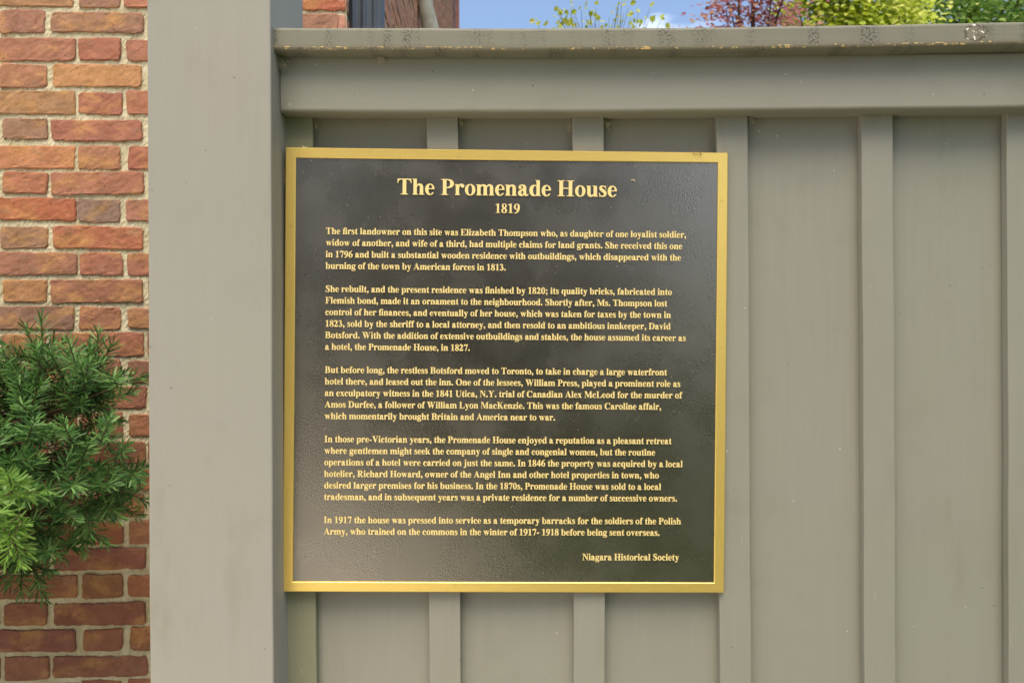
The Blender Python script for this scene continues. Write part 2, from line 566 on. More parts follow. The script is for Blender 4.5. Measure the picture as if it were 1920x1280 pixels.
def brick(mb, org, U, Nn, u0, u1, zc, hgt, col, q, nx, nz):
    """one hand-made brick: uneven outline, worn arrises, its own lean"""
    V, Fc = [], []
    a = [q.uniform(-0.0025, 0.0025) for _ in range(8)]
    out = q.uniform(0.0, 0.0025)
    tilt = q.uniform(-0.0012, 0.0012)
    sag = q.uniform(-0.0018, 0.0018)
    ph = [q.uniform(0, 6.28) for _ in range(4)]
    def cuts(n, L):
        if n < 5:
            return [k / n for k in range(n + 1)]
        e, g = 0.0026 / L, 0.0075 / L
        return [0.0, e] + [g + (1 - 2 * g) * k / (n - 4) for k in range(n - 3)] + [1 - e, 1.0]
    rad_c = [q.uniform(0.004, 0.011) for _ in range(4)]
    S_c, T_c = cuts(nx, u1 - u0), cuts(nz, hgt)
    for j in range(nz + 1):
        for i in range(nx + 1):
            s, t = S_c[i], T_c[j]
            u = u0 + (u1 - u0) * s
            z = zc + hgt * (t - 0.5)
            ca, cb = min(u - u0, u1 - u), min(z - zc + hgt / 2, zc + hgt / 2 - z)
            rr = rad_c[(0 if s < .5 else 1) + (0 if t < .5 else 2)]
            if ca < rr and cb < rr and nx > 5:
                va, vb = rr - ca, rr - cb
                dd = max(va, vb) / (math.hypot(va, vb) + 1e-9)
                u += (va - va * dd) * (1 if s < .5 else -1)
                z += (vb - vb * dd) * (1 if t < .5 else -1)
            u += (a[0] * (1 - s) * (1 - t) + a[1] * s * (1 - t) + a[2] * s * t + a[3] * (1 - s) * t)
            z += (a[4] * (1 - s) * (1 - t) + a[5] * s * (1 - t) + a[6] * s * t + a[7] * (1 - s) * t) + sag * math.sin(math.pi * s)
            ex, ez = min(s, 1 - s) * (u1 - u0), min(t, 1 - t) * hgt
            e = min(ex, ez)
            d = out + tilt * (s - 0.5) * 2
            if ex == 0 or ez == 0:
                z += q.uniform(-0.0011, 0.0011)
                u += q.uniform(-0.0011, 0.0011)
                d -= q.uniform(0.0008, 0.0022)
                if ex == 0 and ez == 0:
                    d -= 0.001
                if q.random() < 0.10:
                    z += (1 if t < 0.5 else -1) * (0.0024 if ez == 0 else 0)
                    d -= 0.002
            else:
                d += q.uniform(-0.0007, 0.0007) + 0.0008 * math.sin(u * 55 + ph[0]) * math.sin(z * 90 + ph[1])
            p = org + U * u + Nn * d
            V.append((p.x, p.y, z))
    for j in range(nz):
        for i in range(nx):
            b = j * (nx + 1) + i
            Fc.append((b, b + 1, b + nx + 2, b + nx + 1))
    ring = [i for i in range(nx + 1)] + [j * (nx + 1) + nx for j in range(1, nz + 1)] + \
           [nz * (nx + 1) + i for i in range(nx - 1, -1, -1)] + [j * (nx + 1) for j in range(nz - 1, 0, -1)]
    n0 = len(V)
    for r_ in ring:
        p = Vector(V[r_]) - Nn * 0.02
        V.append(tuple(p))
    L = len(ring)
    for i in range(L):
        k = (i + 1) % L
        Fc.append((ring[k], ring[i], n0 + i, n0 + k))
    return V, Fc


def flip(Fc):
    return [tuple(reversed(f)) for f in Fc]


def brick_face(mb, org, U, Nn, u_max, z_lo, z_hi, seed, fine, flipf, row_cols=None, shift=0.0, skew=0.0):
    q = random.Random(seed)
    hb = 0.0550
    for k, zc in brick_rows(z_lo, z_hi):
        odd = k % 2 == 1
        h0 = (1.235 if odd else 1.0507) - 0.405
        # along U (leftwards) measured from the corner; header right edges sit at x + .107
        for n in range(-int(u_max / 0.35) - 2, int(u_max / 0.35) + 3):
            for kind in (0, 1):
                if odd:
                    x0 = -1.235 if kind == 0 else -1.1155
                    x1 = -1.128 if kind == 0 else -0.897
                    key = kind
                else:
                    x0 = -1.0507 if kind == 0 else -0.938
                    x1 = -0.951 if kind == 0 else -0.713
                    key = 2 if kind == 0 else 3
                x0 += 0.35 * n; x1 += 0.35 * n
                kk = key + n * 10
                a, b = -(x1 + 0.405) + shift, -(x0 + 0.405) + shift
                a += q.uniform(-0.004, 0.004); b += q.uniform(-0.004, 0.004)
                if b < 0.02 or a > u_max:
                    q.random(); continue
                a = max(a, 0.001); b = min(b, u_max)
                if b - a < 0.025:
                    continue
                col = None
                if row_cols and k in row_cols:
                    if n == 0:
                        col = row_cols[k].get(key)
                    elif n == -1 and key == 3:
                        col = row_cols[k].get(1)
                if col is None:
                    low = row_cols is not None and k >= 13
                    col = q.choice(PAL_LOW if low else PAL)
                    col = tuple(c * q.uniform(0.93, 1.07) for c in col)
                    if row_cols is None:
                        col = tuple(a_ * .45 + b_ * .55 for a_, b_ in zip(col, (255, 178, 156)))  # the side wall's well-lit, pinkish look is mixed into its brick colours
                c = lin(*[x * .54 + y * .46 for x, y in zip(col, (154, 124, 106))], k=1.0)
                near = fine and a < 1.0 and 0.55 < zc < 2.45
                nx = (20 if b - a > 0.15 else 11) if near else (4 if b - a > 0.15 else 2)
                nzz = 8 if near else 2
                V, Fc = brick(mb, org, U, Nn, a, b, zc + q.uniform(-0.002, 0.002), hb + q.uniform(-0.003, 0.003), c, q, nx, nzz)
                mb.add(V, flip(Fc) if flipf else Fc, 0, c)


N_F = Vector((math.sin(ANG), -math.cos(ANG), 0))
N_S = Vector((math.cos(ANG), math.sin(ANG), 0))
H_TOP = 6.4
FW, SW = 5.0, 8.0
for nm, U, Nn, L, sd, fl, rc in (('front_wall', U_F, N_F, FW, 3, True, ROWCOL), ('side_wall', U_S, N_S, SW, 5, False, None)):
    mb = MB()
    zlo = 0.02 if nm == 'front_wall' else 1.7
    fine = nm == 'front_wall'
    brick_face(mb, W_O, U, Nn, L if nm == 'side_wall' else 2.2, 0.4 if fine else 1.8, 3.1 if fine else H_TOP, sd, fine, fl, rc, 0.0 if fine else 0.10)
    # the mortar bed: an uneven sheet a few millimetres behind the brick faces
    q = random.Random(11)
    nu, nv = (260, 300) if fine else (60, 60)
    Lm = L
    V, Fc = [], []
    us = np.concatenate([np.linspace(0, 1.1, nu), np.linspace(1.1, Lm, 20)[1:]]) if fine else np.linspace(0, Lm, nu)
    vs = np.concatenate([[0.0], np.linspace(0.5, 2.5, nv), [H_TOP]]) if fine else np.linspace(0, H_TOP, nv)
    for v in vs:
        for u in us:
            p = W_O + U * float(u) - Nn * (0.0038 + (q.uniform(-0.0013, 0.0013) if fine else 0))
            V.append((p.x, p.y, float(v)))
    k = len(us)
    for j in range(len(vs) - 1):
        for i in range(k - 1):
            f = (j * k + i, j * k + i + 1, (j + 1) * k + i + 1, (j + 1) * k + i)
            Fc.append(f[::-1] if fl else f)
    mb.add(V, Fc, 1, lin(200, 185, 150))
    mb.build(nm, [M['brick'], M['mortar']], house, smooth=False)
# the rest of the shell: back walls and a flat eave so that the house is closed and casts its shade
mb = MB()
A, B_, D_ = W_O + U_F * FW, W_O + U_F * FW + U_S * SW, W_O + U_S * SW
for p, r_ in ((A, B_), (B_, D_)):
    mb.add([(p.x, p.y, 0), (r_.x, r_.y, 0), (r_.x, r_.y, H_TOP), (p.x, p.y, H_TOP)], [(0, 1, 2, 3)], 0, lin(150, 95, 70))
mb.build('rear_wall', [M['brick']], house)
mb = MB()
o0, o1, o2, o3 = W_O + N_F * .25 + N_S * .25, A + N_F * .25 - N_S * .2, B_ - N_F * .2 - N_S * .2, D_ + N_S * .25 - N_F * .2
rid0, rid1 = (o0 + o3) / 2, (o1 + o2) / 2
V = [(p.x, p.y, z) for z in (H_TOP, H_TOP + 0.16) for p in (o0, o1, o2, o3)] + [(rid0.x, rid0.y, H_TOP + 2.3), (rid1.x, rid1.y, H_TOP + 2.3)]
mb.add(V, [(0, 3, 2, 1), (0, 1, 5, 4), (1, 2, 6, 5), (2, 3, 7, 6), (3, 0, 4, 7), (4, 5, 9, 8), (6, 7, 8, 9), (7, 4, 8), (5, 6, 9)])
mb.build('roof', M['roof'], house)
# rain pipe beside the corner
mb = MB()
cx, cy = -0.3705, 1.905
prof = []
wd, dp = 0.082, 0.062
for i in range(41):
    t = i / 40
    prof.append((cx - wd / 2 + wd * t, cy - dp / 2 - 0.006 * (0.5 - 0.5 * math.cos(t * 2 * math.pi * 3)) ** 2))
for i in range(17):
    t = i / 16
    prof.append((cx + wd / 2 + 0.003 * math.sin(t * math.pi * 3) ** 2, cy - dp / 2 + 0.004 + (dp - .008) * t))
prof += [(cx + wd / 2, cy + dp / 2), (cx - wd / 2, cy + dp / 2)]
n = len(prof)
V = [(x, y, z) for z in (0.1, H_TOP) for x, y in prof]
mb.add(V, [(i, (i + 1) % n, n + (i + 1) % n, n + i) for i in range(n)])
mb.build('downpipe', M['spout'], house)
# end trim of the side wall and the tapering painted pipe that stands against it
e = W_O + U_S * (SW - 0.30) + N_S * 0.012
mb = MB()
p0, p1 = e, W_O + U_S * SW + N_S * 0.012
for zz0, zz1 in ((0.1, H_TOP),):
    ins = N_S * 0.05
    V = [(p.x, p.y, z) for z in (zz0, zz1) for p in (p0, p1, p1 + ins, p0 + ins)]
    mb.add(V, [(0, 1, 5, 4), (1, 2, 6, 5), (2, 3, 7, 6), (3, 0, 4, 7), (4, 5, 6, 7), (3, 2, 1, 0)])
mb.build('corner_board', M['soffit'], house)
mb = MB()
b0 = W_O + U_S * 2.15 + N_S * 0.05
tube(mb, [Vector((b0.x + 0.035, b0.y, 2.60)), Vector((b0.x + 0.03, b0.y, 3.02)), Vector((b0.x + 0.01, b0.y, 3.10)), Vector((b0.x - 0.012, b0.y, 3.2)), Vector((b0.x - 0.02, b0.y, 3.5)), Vector((b0.x - 0.02, b0.y, 4.4))],
     [0.052, 0.05, 0.046, 0.042, 0.040, 0.040], 12)
mb.build('vent_pipe', M['pipe'], house, True)

# ------------------------------------------------------------------ weathered post behind the fence
wp = empty('weathered_post', (-0.424, 1.36, 0), 'weathered post with peeling pale blue paint between the wide taupe post and the brick', 'post')
mb = MB()
plank(mb, 'z', 0.0, 2.6, (1.335, -0.446), (1.385, -0.402), 0.003, 40, None, 0.0008, 5)
mb.build('shaft', M['peel'], wp)
mb = MB()
plank(mb, 'z', 2.6, 2.63, (1.325, -0.456), (1.395, -0.392), 0.004, 1)
mb.build('post_cap', M['peel'], wp)

# ------------------------------------------------------------------ the fence
fence = empty('board_and_batten_fence', (0.2, 1.13, 0), 'tall taupe painted board and batten fence with a wide post and weathered cap', 'fence')
Y_BOARD, Y_BAT, Y_RAIL, Y_CAP, Y_POST = 1.136, 1.120, 1.0925, 1.065, 1.052
x_post0, x_post1 = px(278, 640, Y_POST).x, px(510, 640, Y_POST).x
FX1 = 2.30
xa, xb = px(530, 640, Y_BAT).x, px(589, 640, Y_BAT).x
BW = xb - xa
PITCH = (1890 - 530) / 5 / F_PX * Y_BAT
z_rail1 = px(1200, 109.5, Y_RAIL).z + 0.004
z_rail0 = px(1000, 209.5, Y_RAIL).z
z_cap0 = px(1000, 95.5, Y_CAP).z
z_cap1 = px(1000, 52, Y_CAP).z
mid = 0.1
bow_cap = lambda x: 0.0046 * ((x - mid) / 0.55) ** 2 if x < 0.9 else 0.0046 * (0.8 / 0.55) ** 2
bow_rail = lambda x: 0.0026 * ((x - mid) / 0.55) ** 2 if x < 0.9 else 0.0026 * (0.8 / 0.55) ** 2
CAP_T = z_cap1 - z_cap0
# arc length at the lower front arris and at the knot: plank() runs its section from the lower front corner round the underside, the back, the top, then down the face
_w, _t, _r = 0.14 - 2 * CAP_R, CAP_T - 2 * CAP_R, CAP_R
_q = _r * math.pi / 2
CAP_ARRIS = 0.004
CAP_KNOT = 4 * _q + 2 * _w + _t + _t * 0.42
CAP_ARRIS2 = 4 * _q + 2 * _w + 2 * _t
M_cap = paint('weathered taupe paint on cap', 'x', (118, 115, 99), cap_extra)

mb = MB()
plank(mb, 'z', 0.0, 2.35, (Y_POST, x_post0), (Y_POST + 0.165, x_post1), 0.0025, 60, None, 0.00025, 1)
mb.build('post', M_post, fence)
# boards: seams lie hidden behind the battens
for i in range(-0, 11):
    b0 = xa + BW / 2 + PITCH * i - (0.04 if i == 0 else 0)
    b1 = xa + BW / 2 + PITCH * (i + 1) - 0.002
    mb = MB()
    plank(mb, 'z', 0.05, z_cap0 - 0.001, (Y_BOARD + rnd.uniform(-0.0008, 0.0008), b0), (Y_BOARD + 0.019, b1), 0.001, 30, None, 0.0003, 100 + i)
    mb.build('board', M_panel, fence)
for i in range(11):
    b0 = xa + PITCH * i
    mb = MB()
    lean = rnd.uniform(-0.0012, 0.0012)
    plank(mb, 'z', 0.05, z_rail0 + 0.004, (Y_BAT, b0), (Y_BOARD - 0.0015, b0 + BW), 0.0016, 40,
          lambda z, l=lean: l * (z - 1.4) / 0.4, 0.00035, 200 + i)
    o = mb.build('batten', M_panel if i else M_algae, fence)
    if i == 0:
        o['label'] = 'olive stained batten in the corner against the wide post'
mb = MB()
plank(mb, 'x', x_post1 - 0.02 + 0.021, FX1, (Y_RAIL, z_rail0), (Y_BOARD - 0.0012, z_rail1), 0.0042, 80, bow_rail, 0.0003, 300)
mb.build('rail', M_rail, fence)
mb = MB()
plank(mb, 'x', px(511, 60, Y_CAP).x, FX1, (Y_CAP, z_cap0), (Y_CAP + 0.14, z_cap1), CAP_R, 120, bow_cap, 0.0003, 301)
mb.build('cap', M_cap, fence)
mb = MB()
plank(mb, 'x', x_post1 + 0.001, FX1, (Y_RAIL, 0.12), (Y_BOARD - 0.0012, 0.21), 0.004, 20, None, 0.0003, 302)
mb.build('rail', M_rail, fence)
mb = MB()
plank(mb, 'z', 0.0, 2.35, (Y_POST, FX1 + 0.001), (Y_POST + 0.165, FX1 + 0.17), 0.0025, 20, None, 0.0003, 2)
mb.build('post', M_post, fence)

# ------------------------------------------------------------------ a bold roman alphabet, drawn as outlines
def ell(cx, cy, rx, ry, n=28, p=2.1):
    o = []
    for i in range(n):
        a = 2 * math.pi * i / n
        c, s = math.cos(a), math.sin(a)
        o.append((cx + rx * math.copysign(abs(c) ** (2 / p), c), cy + ry * math.copysign(abs(s) ** (2 / p), s)))
    return o


def rc(x0, y0, x1, y1):
    return [(x0, y0), (x1, y0), (x1, y1), (x0, y1)]


def hb(xs, x0, xr, y0, y1, n=9, p=2.2):
    o = [(xs, y0), (x0, y0)]
    cy, ry, rx = (y0 + y1) / 2, (y1 - y0) / 2, xr - x0
    for i in range(1, 2 * n):
        a = -math.pi / 2 + math.pi * i / (2 * n)
        c, s = math.cos(a), math.sin(a)
        o.append((x0 + rx * abs(c) ** (2 / p), cy + ry * math.copysign(abs(s) ** (2 / p), s)))
    return o + [(x0, y1), (xs, y1)]


def stroke(*pts, k=5):
    P = [np.array(p, dtype=float) for p in pts]
    P = [2 * P[0] - P[1]] + P + [2 * P[-1] - P[-2]]
    S = []
    for i in range(1, len(P) - 2):
        for j in range(k):
            t = j / k
            a, b, c, d = P[i - 1], P[i], P[i + 1], P[i + 2]
            S.append(0.5 * (2 * b + (c - a) * t + (2 * a - 5 * b + 4 * c - d) * t * t + (3 * b - a - 3 * c + d) * t ** 3))
    S.append(P[-2])
    out, prev = [], None
    for i, s in enumerate(S):
        d = S[min(i + 1, len(S) - 1)][:2] - S[max(i - 1, 0)][:2]
        d = d / (np.hypot(*d) + 1e-9)
        nn = np.array([-d[1], d[0]]) * max(s[2], 6) / 2
        L, Rr = tuple(s[:2] + nn), tuple(s[:2] - nn)
        if prev:
            out.append(('+', [prev[0], prev[1], Rr, L]))
        prev = (L, Rr)
    return out


A_ = lambda p: ('+', p)
S_ = lambda p: ('-', p)


def foot(xa, xb, l, r, y=0, up=1):
    q = lambda h: y + up * h
    return A_([(xa - l, q(0)), (xb + r, q(0)), (xb + r, q(18)), (xb + .35 * r, q(24)), (xb, q(62)), (xa, q(62)), (xa - .35 * l, q(24)), (xa - l, q(18))])


def flag(xa, xb, y, l=48):
    return A_([(xa - l, y), (xb, y), (xb, y - 80), (xa, y - 80), (xa - .3 * l, y - 26), (xa - l, y - 20)])


def lst(x, top, bot=0, ft=True, w=140):
    o = [A_(rc(x, bot, x + w, top)), flag(x, x + w, top)]
    if ft:
        o.append(foot(x, x + w, 50, 48, bot))
    return o


def arch(x):
    return stroke((x - 15, 350, 40), (x + 60, 428, 62), (x + 130, 432, 84), (x + 190, 395, 122), (x + 210, 320, 140), (x + 210, 240, 140))


def cst(x, w=152, l=94, r=90, top=676):
    return [A_(rc(x, 0, x + w, top)), foot(x, x + w, l, r), foot(x, x + w, l, r, top, -1)]


def bowlR(x):   # b, p: bowl right of a stem at x
    return [A_(ell(x + 255, 230, 200, 244)), S_(ell(x + 212, 230, 100, 205))]


def bowlL(x):   # d, q: bowl left of a stem whose left edge is x
    return [A_(ell(x - 115, 230, 200, 244)), S_(ell(x - 66, 230, 92, 202))]


def rot180(ops, cx, cy):
    return [(s, [(2 * cx - x, 2 * cy - y) for x, y in p]) for s, p in ops]


G6 = [A_(ell(255, 210, 228, 224)), *stroke((105, 210, 150), (122, 380, 150), (205, 560, 118), (310, 640, 70), (455, 682, 26)), S_(ell(262, 200, 84, 186))]
GLY = {
 ' ': (250, []),
 'A': (722, [A_([(345, 690), (380, 690), (665, 10), (65, 10)]), S_([(298, 478), (488, -5), (110, -5)]), A_([(180, 185), (430, 185), (412, 232), (196, 232)]), A_(rc(9, 0, 225, 20)), A_(rc(435, 0, 712, 20))]),
 'B': (667, [A_(hb(105, 350, 585, 335, 676)), A_(hb(105, 350, 625, 0, 365)), S_(hb(255, 320, 425, 368, 640)), S_(hb(255, 330, 458, 36, 330)), foot(105, 255, 88, 20), foot(105, 255, 88, 20, 676, -1)]),
 'C': (722, [A_(ell(375, 331, 342, 348)), S_(ell(420, 331, 212, 314)), S_([(430, 205), (740, 150), (740, 520), (430, 450)]), A_([(622, 691), (648, 691), (655, 445), (630, 445), (560, 590), (470, 648), (560, 655)])]),
 'D': (722, [A_(hb(110, 330, 690, 0, 676)), S_(hb(262, 310, 525, 36, 640)), foot(110, 262, 94, 20), foot(110, 262, 94, 20, 676, -1)]),
 'E': (667, [*cst(108), A_(rc(108, 640, 600, 676)), A_(rc(108, 0, 615, 38)), A_(rc(200, 326, 410, 364)), A_([(400, 226), (424, 226), (424, 464), (400, 464), (362, 364), (362, 326)]), A_([(604, 676), (606, 500), (582, 500), (500, 640)]), A_([(645, 190), (621, 190), (510, 38), (600, 0), (618, 0)])]),
 'F': (611, [*cst(108), A_(rc(108, 640, 570, 676)), A_(rc(200, 326, 390, 364)), A_([(382, 226), (406, 226), (406, 464), (382, 464), (345, 364), (345, 326)]), A_([(580, 676), (584, 495), (560, 495), (480, 640)])]),
 'H': (778, [*cst(108), *cst(520), A_(rc(200, 322, 560, 364))]),
 'I': (389, cst(120, 152, 98, 98)),
 'K': (778, [*cst(110), A_([(250, 290), (310, 290), (600, 660), (545, 660)]), A_([(262, 420), (390, 480), (690, 15), (500, 15)]), A_(rc(440, 658, 700, 676)), A_(rc(440, 0, 770, 18))]),
 'L': (667, [*cst(108), A_(rc(108, 0, 610, 38)), A_([(640, 230), (615, 230), (500, 38), (595, 0), (615, 0)])]),
 'M': (944, [A_([(100, 676), (285, 676), (540, 130), (470, 0), (445, 0)]), A_([(470, 0), (440, 120), (705, 676), (760, 676)]), A_(rc(690, 0, 842, 676)), A_(rc(112, 0, 152, 640)), A_(rc(14, 657, 285, 676)), A_(rc(690, 657, 925, 676)), A_(rc(14, 0, 250, 19)), foot(690, 842, 84, 84)]),
 'N': (722, [A_([(95, 676), (275, 676), (615, 180), (615, -18), (582, -18)]), A_(rc(575, -10, 615, 676)), A_(rc(110, 0, 150, 640)), A_(rc(14, 657, 275, 676)), A_(rc(480, 657, 706, 676)), A_(rc(14, 0, 246, 19))]),
 'O': (778, [A_(ell(389, 331, 355, 350)), S_(ell(389, 331, 188, 316))]),
 'P': (611, [A_(hb(108, 310, 585, 290, 676)), S_(hb(258, 290, 428, 328, 640)), *cst(108)]),
 'R': (722, [A_(hb(108, 330, 600, 318, 676)), S_(hb(258, 305, 440, 352, 640)), A_([(280, 340), (430, 350), (660, 20), (480, 20)]), A_(rc(470, 0, 712, 20)), *cst(108)]),
 'S': (556, [*stroke((478, 500, 16), (440, 605, 44), (350, 655, 50), (240, 655, 60), (135, 590, 118), (150, 480, 150), (270, 385, 170), (385, 290, 165), (430, 180, 140), (390, 60, 90), (280, 10, 48), (170, 25, 50), (90, 110, 40), (55, 215, 16)), A_([(455, 691), (475, 691), (492, 465), (470, 465)]), A_([(42, 228), (62, 228), (78, -19), (58, -19)])]),
 'T': (667, [A_(rc(257, 0, 410, 676)), A_(rc(34, 638, 633, 676)), A_([(34, 676), (26, 490), (48, 490), (78, 585), (150, 640)]), A_([(633, 676), (641, 490), (619, 490), (589, 585), (517, 640)]), foot(257, 410, 95, 95)]),
 'U': (722, [A_(rc(108, 190, 260, 676)), *stroke((184, 240, 152), (196, 130, 148), (270, 50, 96), (385, 18, 66), (510, 48, 58), (590, 140, 46), (608, 260, 42)), A_(rc(587, 240, 629, 676)), foot(108, 260, 92, 84, 676, -1), A_(rc(500, 657, 706, 676))]),
 'V': (722, [A_([(85, 676), (270, 676), (468, 170), (398, -14), (362, -14)]), A_([(398, -14), (380, 40), (430, 170), (592, 676), (640, 676)]), A_(rc(16, 657, 335, 676)), A_(rc(498, 657, 704, 676))]),
 'W': (1000, [A_([(70, 676), (242, 676), (412, 190), (352, -14), (318, -14)]), A_([(352, -14), (340, 60), (498, 510), (530, 470)]), A_([(385, 676), (560, 676), (732, 190), (672, -14), (638, -14)]), A_([(672, -14), (665, 70), (858, 676), (905, 676)]), A_(rc(14, 657, 318, 676)), A_(rc(340, 657, 640, 676)), A_(rc(772, 657, 986, 676))]),
 'Y': (722, [A_([(85, 676), (268, 676), (420, 390), (438, 300), (286, 300)]), A_([(400, 360), (420, 300), (612, 676), (560, 676)]), A_(rc(286, 0, 438, 330)), A_(rc(16, 657, 330, 676)), A_(rc(492, 657, 704, 676)), foot(286, 438, 92, 92)]),
 'a': (500, [A_(ell(115, 350, 64, 62)), *stroke((62, 360, 34), (110, 430, 44), (190, 452, 46), (275, 430, 96), (315, 370, 134), (320, 300, 138)), A_(ell(172, 118, 142, 132)), A_([(100, 215), (200, 300), (320, 330), (320, 200), (200, 170)]), S_(ell(226, 136, 58, 86)), A_(rc(258, 70, 390, 360)), *stroke((324, 110, 134), (360, 40, 96), (420, 22, 56), (488, 60, 26))]),
 'b': (556, [*bowlR(66), *lst(66, 676, 0, False)]),
 'c': (444, [A_(ell(238, 230, 212, 244)), S_(ell(290, 232, 118, 204)), S_([(300, 110), (470, 90), (470, 340), (300, 340)]), A_(ell(352, 352, 66, 66))]),
 'd': (556, [*bowlL(346), A_(rc(346, 0, 486, 676)), flag(346, 486, 676), A_([(346, 0), (536, 0), (536, 20), (486, 30), (486, 80), (346, 80)])]),
 'e': (444, [A_(ell(226, 230, 204, 244)), S_(ell(252, 228, 88, 208)), S_([(250, 70), (450, 125), (450, 242), (250, 242)]), A_(rc(140, 240, 428, 276))]),
 'f': (333, [A_(rc(84, 0, 224, 520)), *stroke((154, 470, 140), (166, 570, 130), (215, 650, 72), (290, 672, 40)), A_(ell(316, 622, 58, 56)), A_(rc(14, 424, 308, 461)), foot(84, 224, 66, 78)]),
 'fi': (556, [A_(rc(84, 0, 224, 520)), *stroke((154, 470, 140), (166, 570, 130), (225, 650, 76), (330, 672, 44), (440, 640, 90)), A_(rc(14, 424, 490, 461)), foot(84, 224, 66, 50), A_(rc(352, 0, 492, 461)), A_(ell(425, 610, 74, 72)), foot(352, 492, 46, 48)]),
 'g': (500, [A_(ell(232, 300, 192, 174)), S_(ell(232, 300, 72, 142)), A_([(300, 461), (488, 461), (488, 405), (350, 405)]), *stroke((130, 180, 66), (78, 110, 84), (120, 50, 106), (240, 36, 122), (370, 0, 130), (440, -70, 80), (400, -150, 56), (240, -190, 44), (90, -165, 56), (52, -90, 62), (130, -20, 50))]),
 'h': (556, [*lst(66, 676), *arch(206), A_(rc(346, 0, 486, 300)), foot(346, 486, 44, 48)]),
 'i': (278, [*lst(66, 461), A_(ell(136, 612, 80, 80))]),
 'j': (333, [A_(rc(112, -60, 252, 461)), flag(112, 252, 461), *stroke((182, 0, 140), (176, -90, 130), (130, -165, 70), (60, -178, 44)), A_(ell(30, -135, 60, 56)), A_(ell(182, 612, 80, 80))]),
 'k': (556, [*lst(66, 676), A_([(195, 195), (255, 210), (448, 445), (395, 445)]), A_([(230, 300), (345, 350), (528, 15), (365, 15)]), A_(rc(322, 443, 510, 461)), A_(rc(300, 0, 545, 18))]),
 'l': (278, lst(66, 676)),
 'm': (833, [*lst(66, 461), *arch(206), A_(rc(346, 0, 486, 300)), foot(346, 486, 44, 44), *arch(486), A_(rc(626, 0, 766, 300)), foot(626, 766, 44, 48)]),
 'n': (556, [*lst(66, 461), *arch(206), A_(rc(346, 0, 486, 300)), foot(346, 486, 44, 48)]),
 'o': (500, [A_(ell(250, 230, 226, 244)), S_(ell(250, 230, 92, 208))]),
 'p': (556, [*bowlR(66), *lst(66, 461, -205)]),
 'q': (556, [*bowlL(346), A_(rc(346, -205, 486, 461)), foot(346, 486, 50, 50, -205)]),
 'r': (444, [*lst(66, 461), *stroke((195, 330, 40), (240, 420, 62), (310, 445, 86), (370, 420, 70)), A_(ell(362, 392, 70, 72))]),
 's': (389, [*stroke((328, 330, 16), (296, 418, 36), (210, 452, 42), (110, 420, 88), (105, 330, 118), (200, 255, 128), (290, 175, 118), (290, 70, 92), (200, 12, 46), (110, 22, 42), (58, 90, 32), (40, 165, 14)), A_([(312, 473), (330, 473), (342, 310), (322, 310)]), A_([(28, 164), (48, 164), (58, -14), (40, -14)])]),
 't': (333, [A_(rc(84, 70, 224, 461)), A_([(20, 440), (84, 461), (205, 630), (224, 630), (224, 440)]), A_(rc(20, 424, 312, 461)), *stroke((154, 130, 140), (172, 50, 110), (230, 20, 64), (322, 80, 26))]),
 'u': (556, [A_(rc(62, 110, 202, 461)), flag(62, 202, 461, 44), *stroke((132, 150, 140), (152, 70, 124), (210, 24, 82), (290, 40, 60), (365, 100, 40)), A_(rc(346, 0, 486, 461)), flag(346, 486, 461, 48), A_([(346, 0), (536, 0), (536, 20), (486, 30), (486, 80), (346, 80)])]),
 'v': (500, [A_([(55, 461), (215, 461), (330, 150), (270, -14), (236, -14)]), A_([(270, -14), (262, 50), (395, 461), (438, 461)]), A_(rc(16, 443, 252, 461)), A_(rc(322, 443, 486, 461))]),
 'w': (722, [A_([(58, 461), (208, 461), (318, 140), (264, -14), (232, -14)]), A_([(264, -14), (258, 60), (358, 350), (388, 310)]), A_([(298, 461), (448, 461), (552, 140), (496, -14), (464, -14)]), A_([(496, -14), (490, 60), (618, 461), (660, 461)]), A_(rc(16, 443, 250, 461)), A_(rc(270, 443, 490, 461)), A_(rc(556, 443, 708, 461))]),
 'x': (500, [A_([(45, 461), (215, 461), (465, 0), (295, 0)]), A_([(55, 0), (100, 0), (430, 461), (380, 461)]), A_(rc(12, 443, 248, 461)), A_(rc(310, 443, 475, 461)), A_(rc(12, 0, 175, 18)), A_(rc(250, 0, 488, 18))]),
 'y': (500, [A_([(52, 461), (212, 461), (335, 140), (290, -10), (240, 0)]), *stroke((418, 461, 42), (330, 170, 46), (262, -60, 48), (205, -160, 60), (130, -180, 60)), A_(ell(100, -150, 66, 58)), A_(rc(14, 443, 250, 461)), A_(rc(326, 443, 486, 461))]),
 'z': (444, [A_(rc(40, 425, 400, 461)), A_(rc(25, 0, 415, 36)), A_([(25, 15), (185, 15), (402, 445), (240, 445)]), A_([(40, 461), (30, 320), (52, 320), (130, 428)]), A_([(415, 0), (430, 150), (408, 150), (320, 34)])]),
 '0': (500, [A_(ell(250, 331, 224, 352)), S_(ell(250, 331, 84, 320))]),
 '1': (500, [A_(rc(182, 0, 326, 640)), A_([(182, 560), (62, 575), (62, 598), (290, 690), (326, 690), (326, 560)]), foot(182, 326, 112, 112)]),
 '2': (500, [*stroke((40, 480, 20), (95, 585, 86), (200, 630, 112), (320, 560, 156), (345, 450, 150), (280, 310, 110), (170, 170, 70), (60, 45, 60)), A_([(18, 0), (425, 0), (478, 195), (452, 195), (405, 128), (150, 122), (30, 30)])]),
 '3': (500, [*stroke((40, 520, 20), (105, 610, 66), (210, 635, 88), (320, 550, 134), (300, 430, 110), (200, 355, 44)), *stroke((190, 355, 60), (310, 310, 124), (390, 190, 146), (330, 70, 110), (210, 15, 60), (110, 40, 60)), A_(ell(90, 78, 64, 56))]),
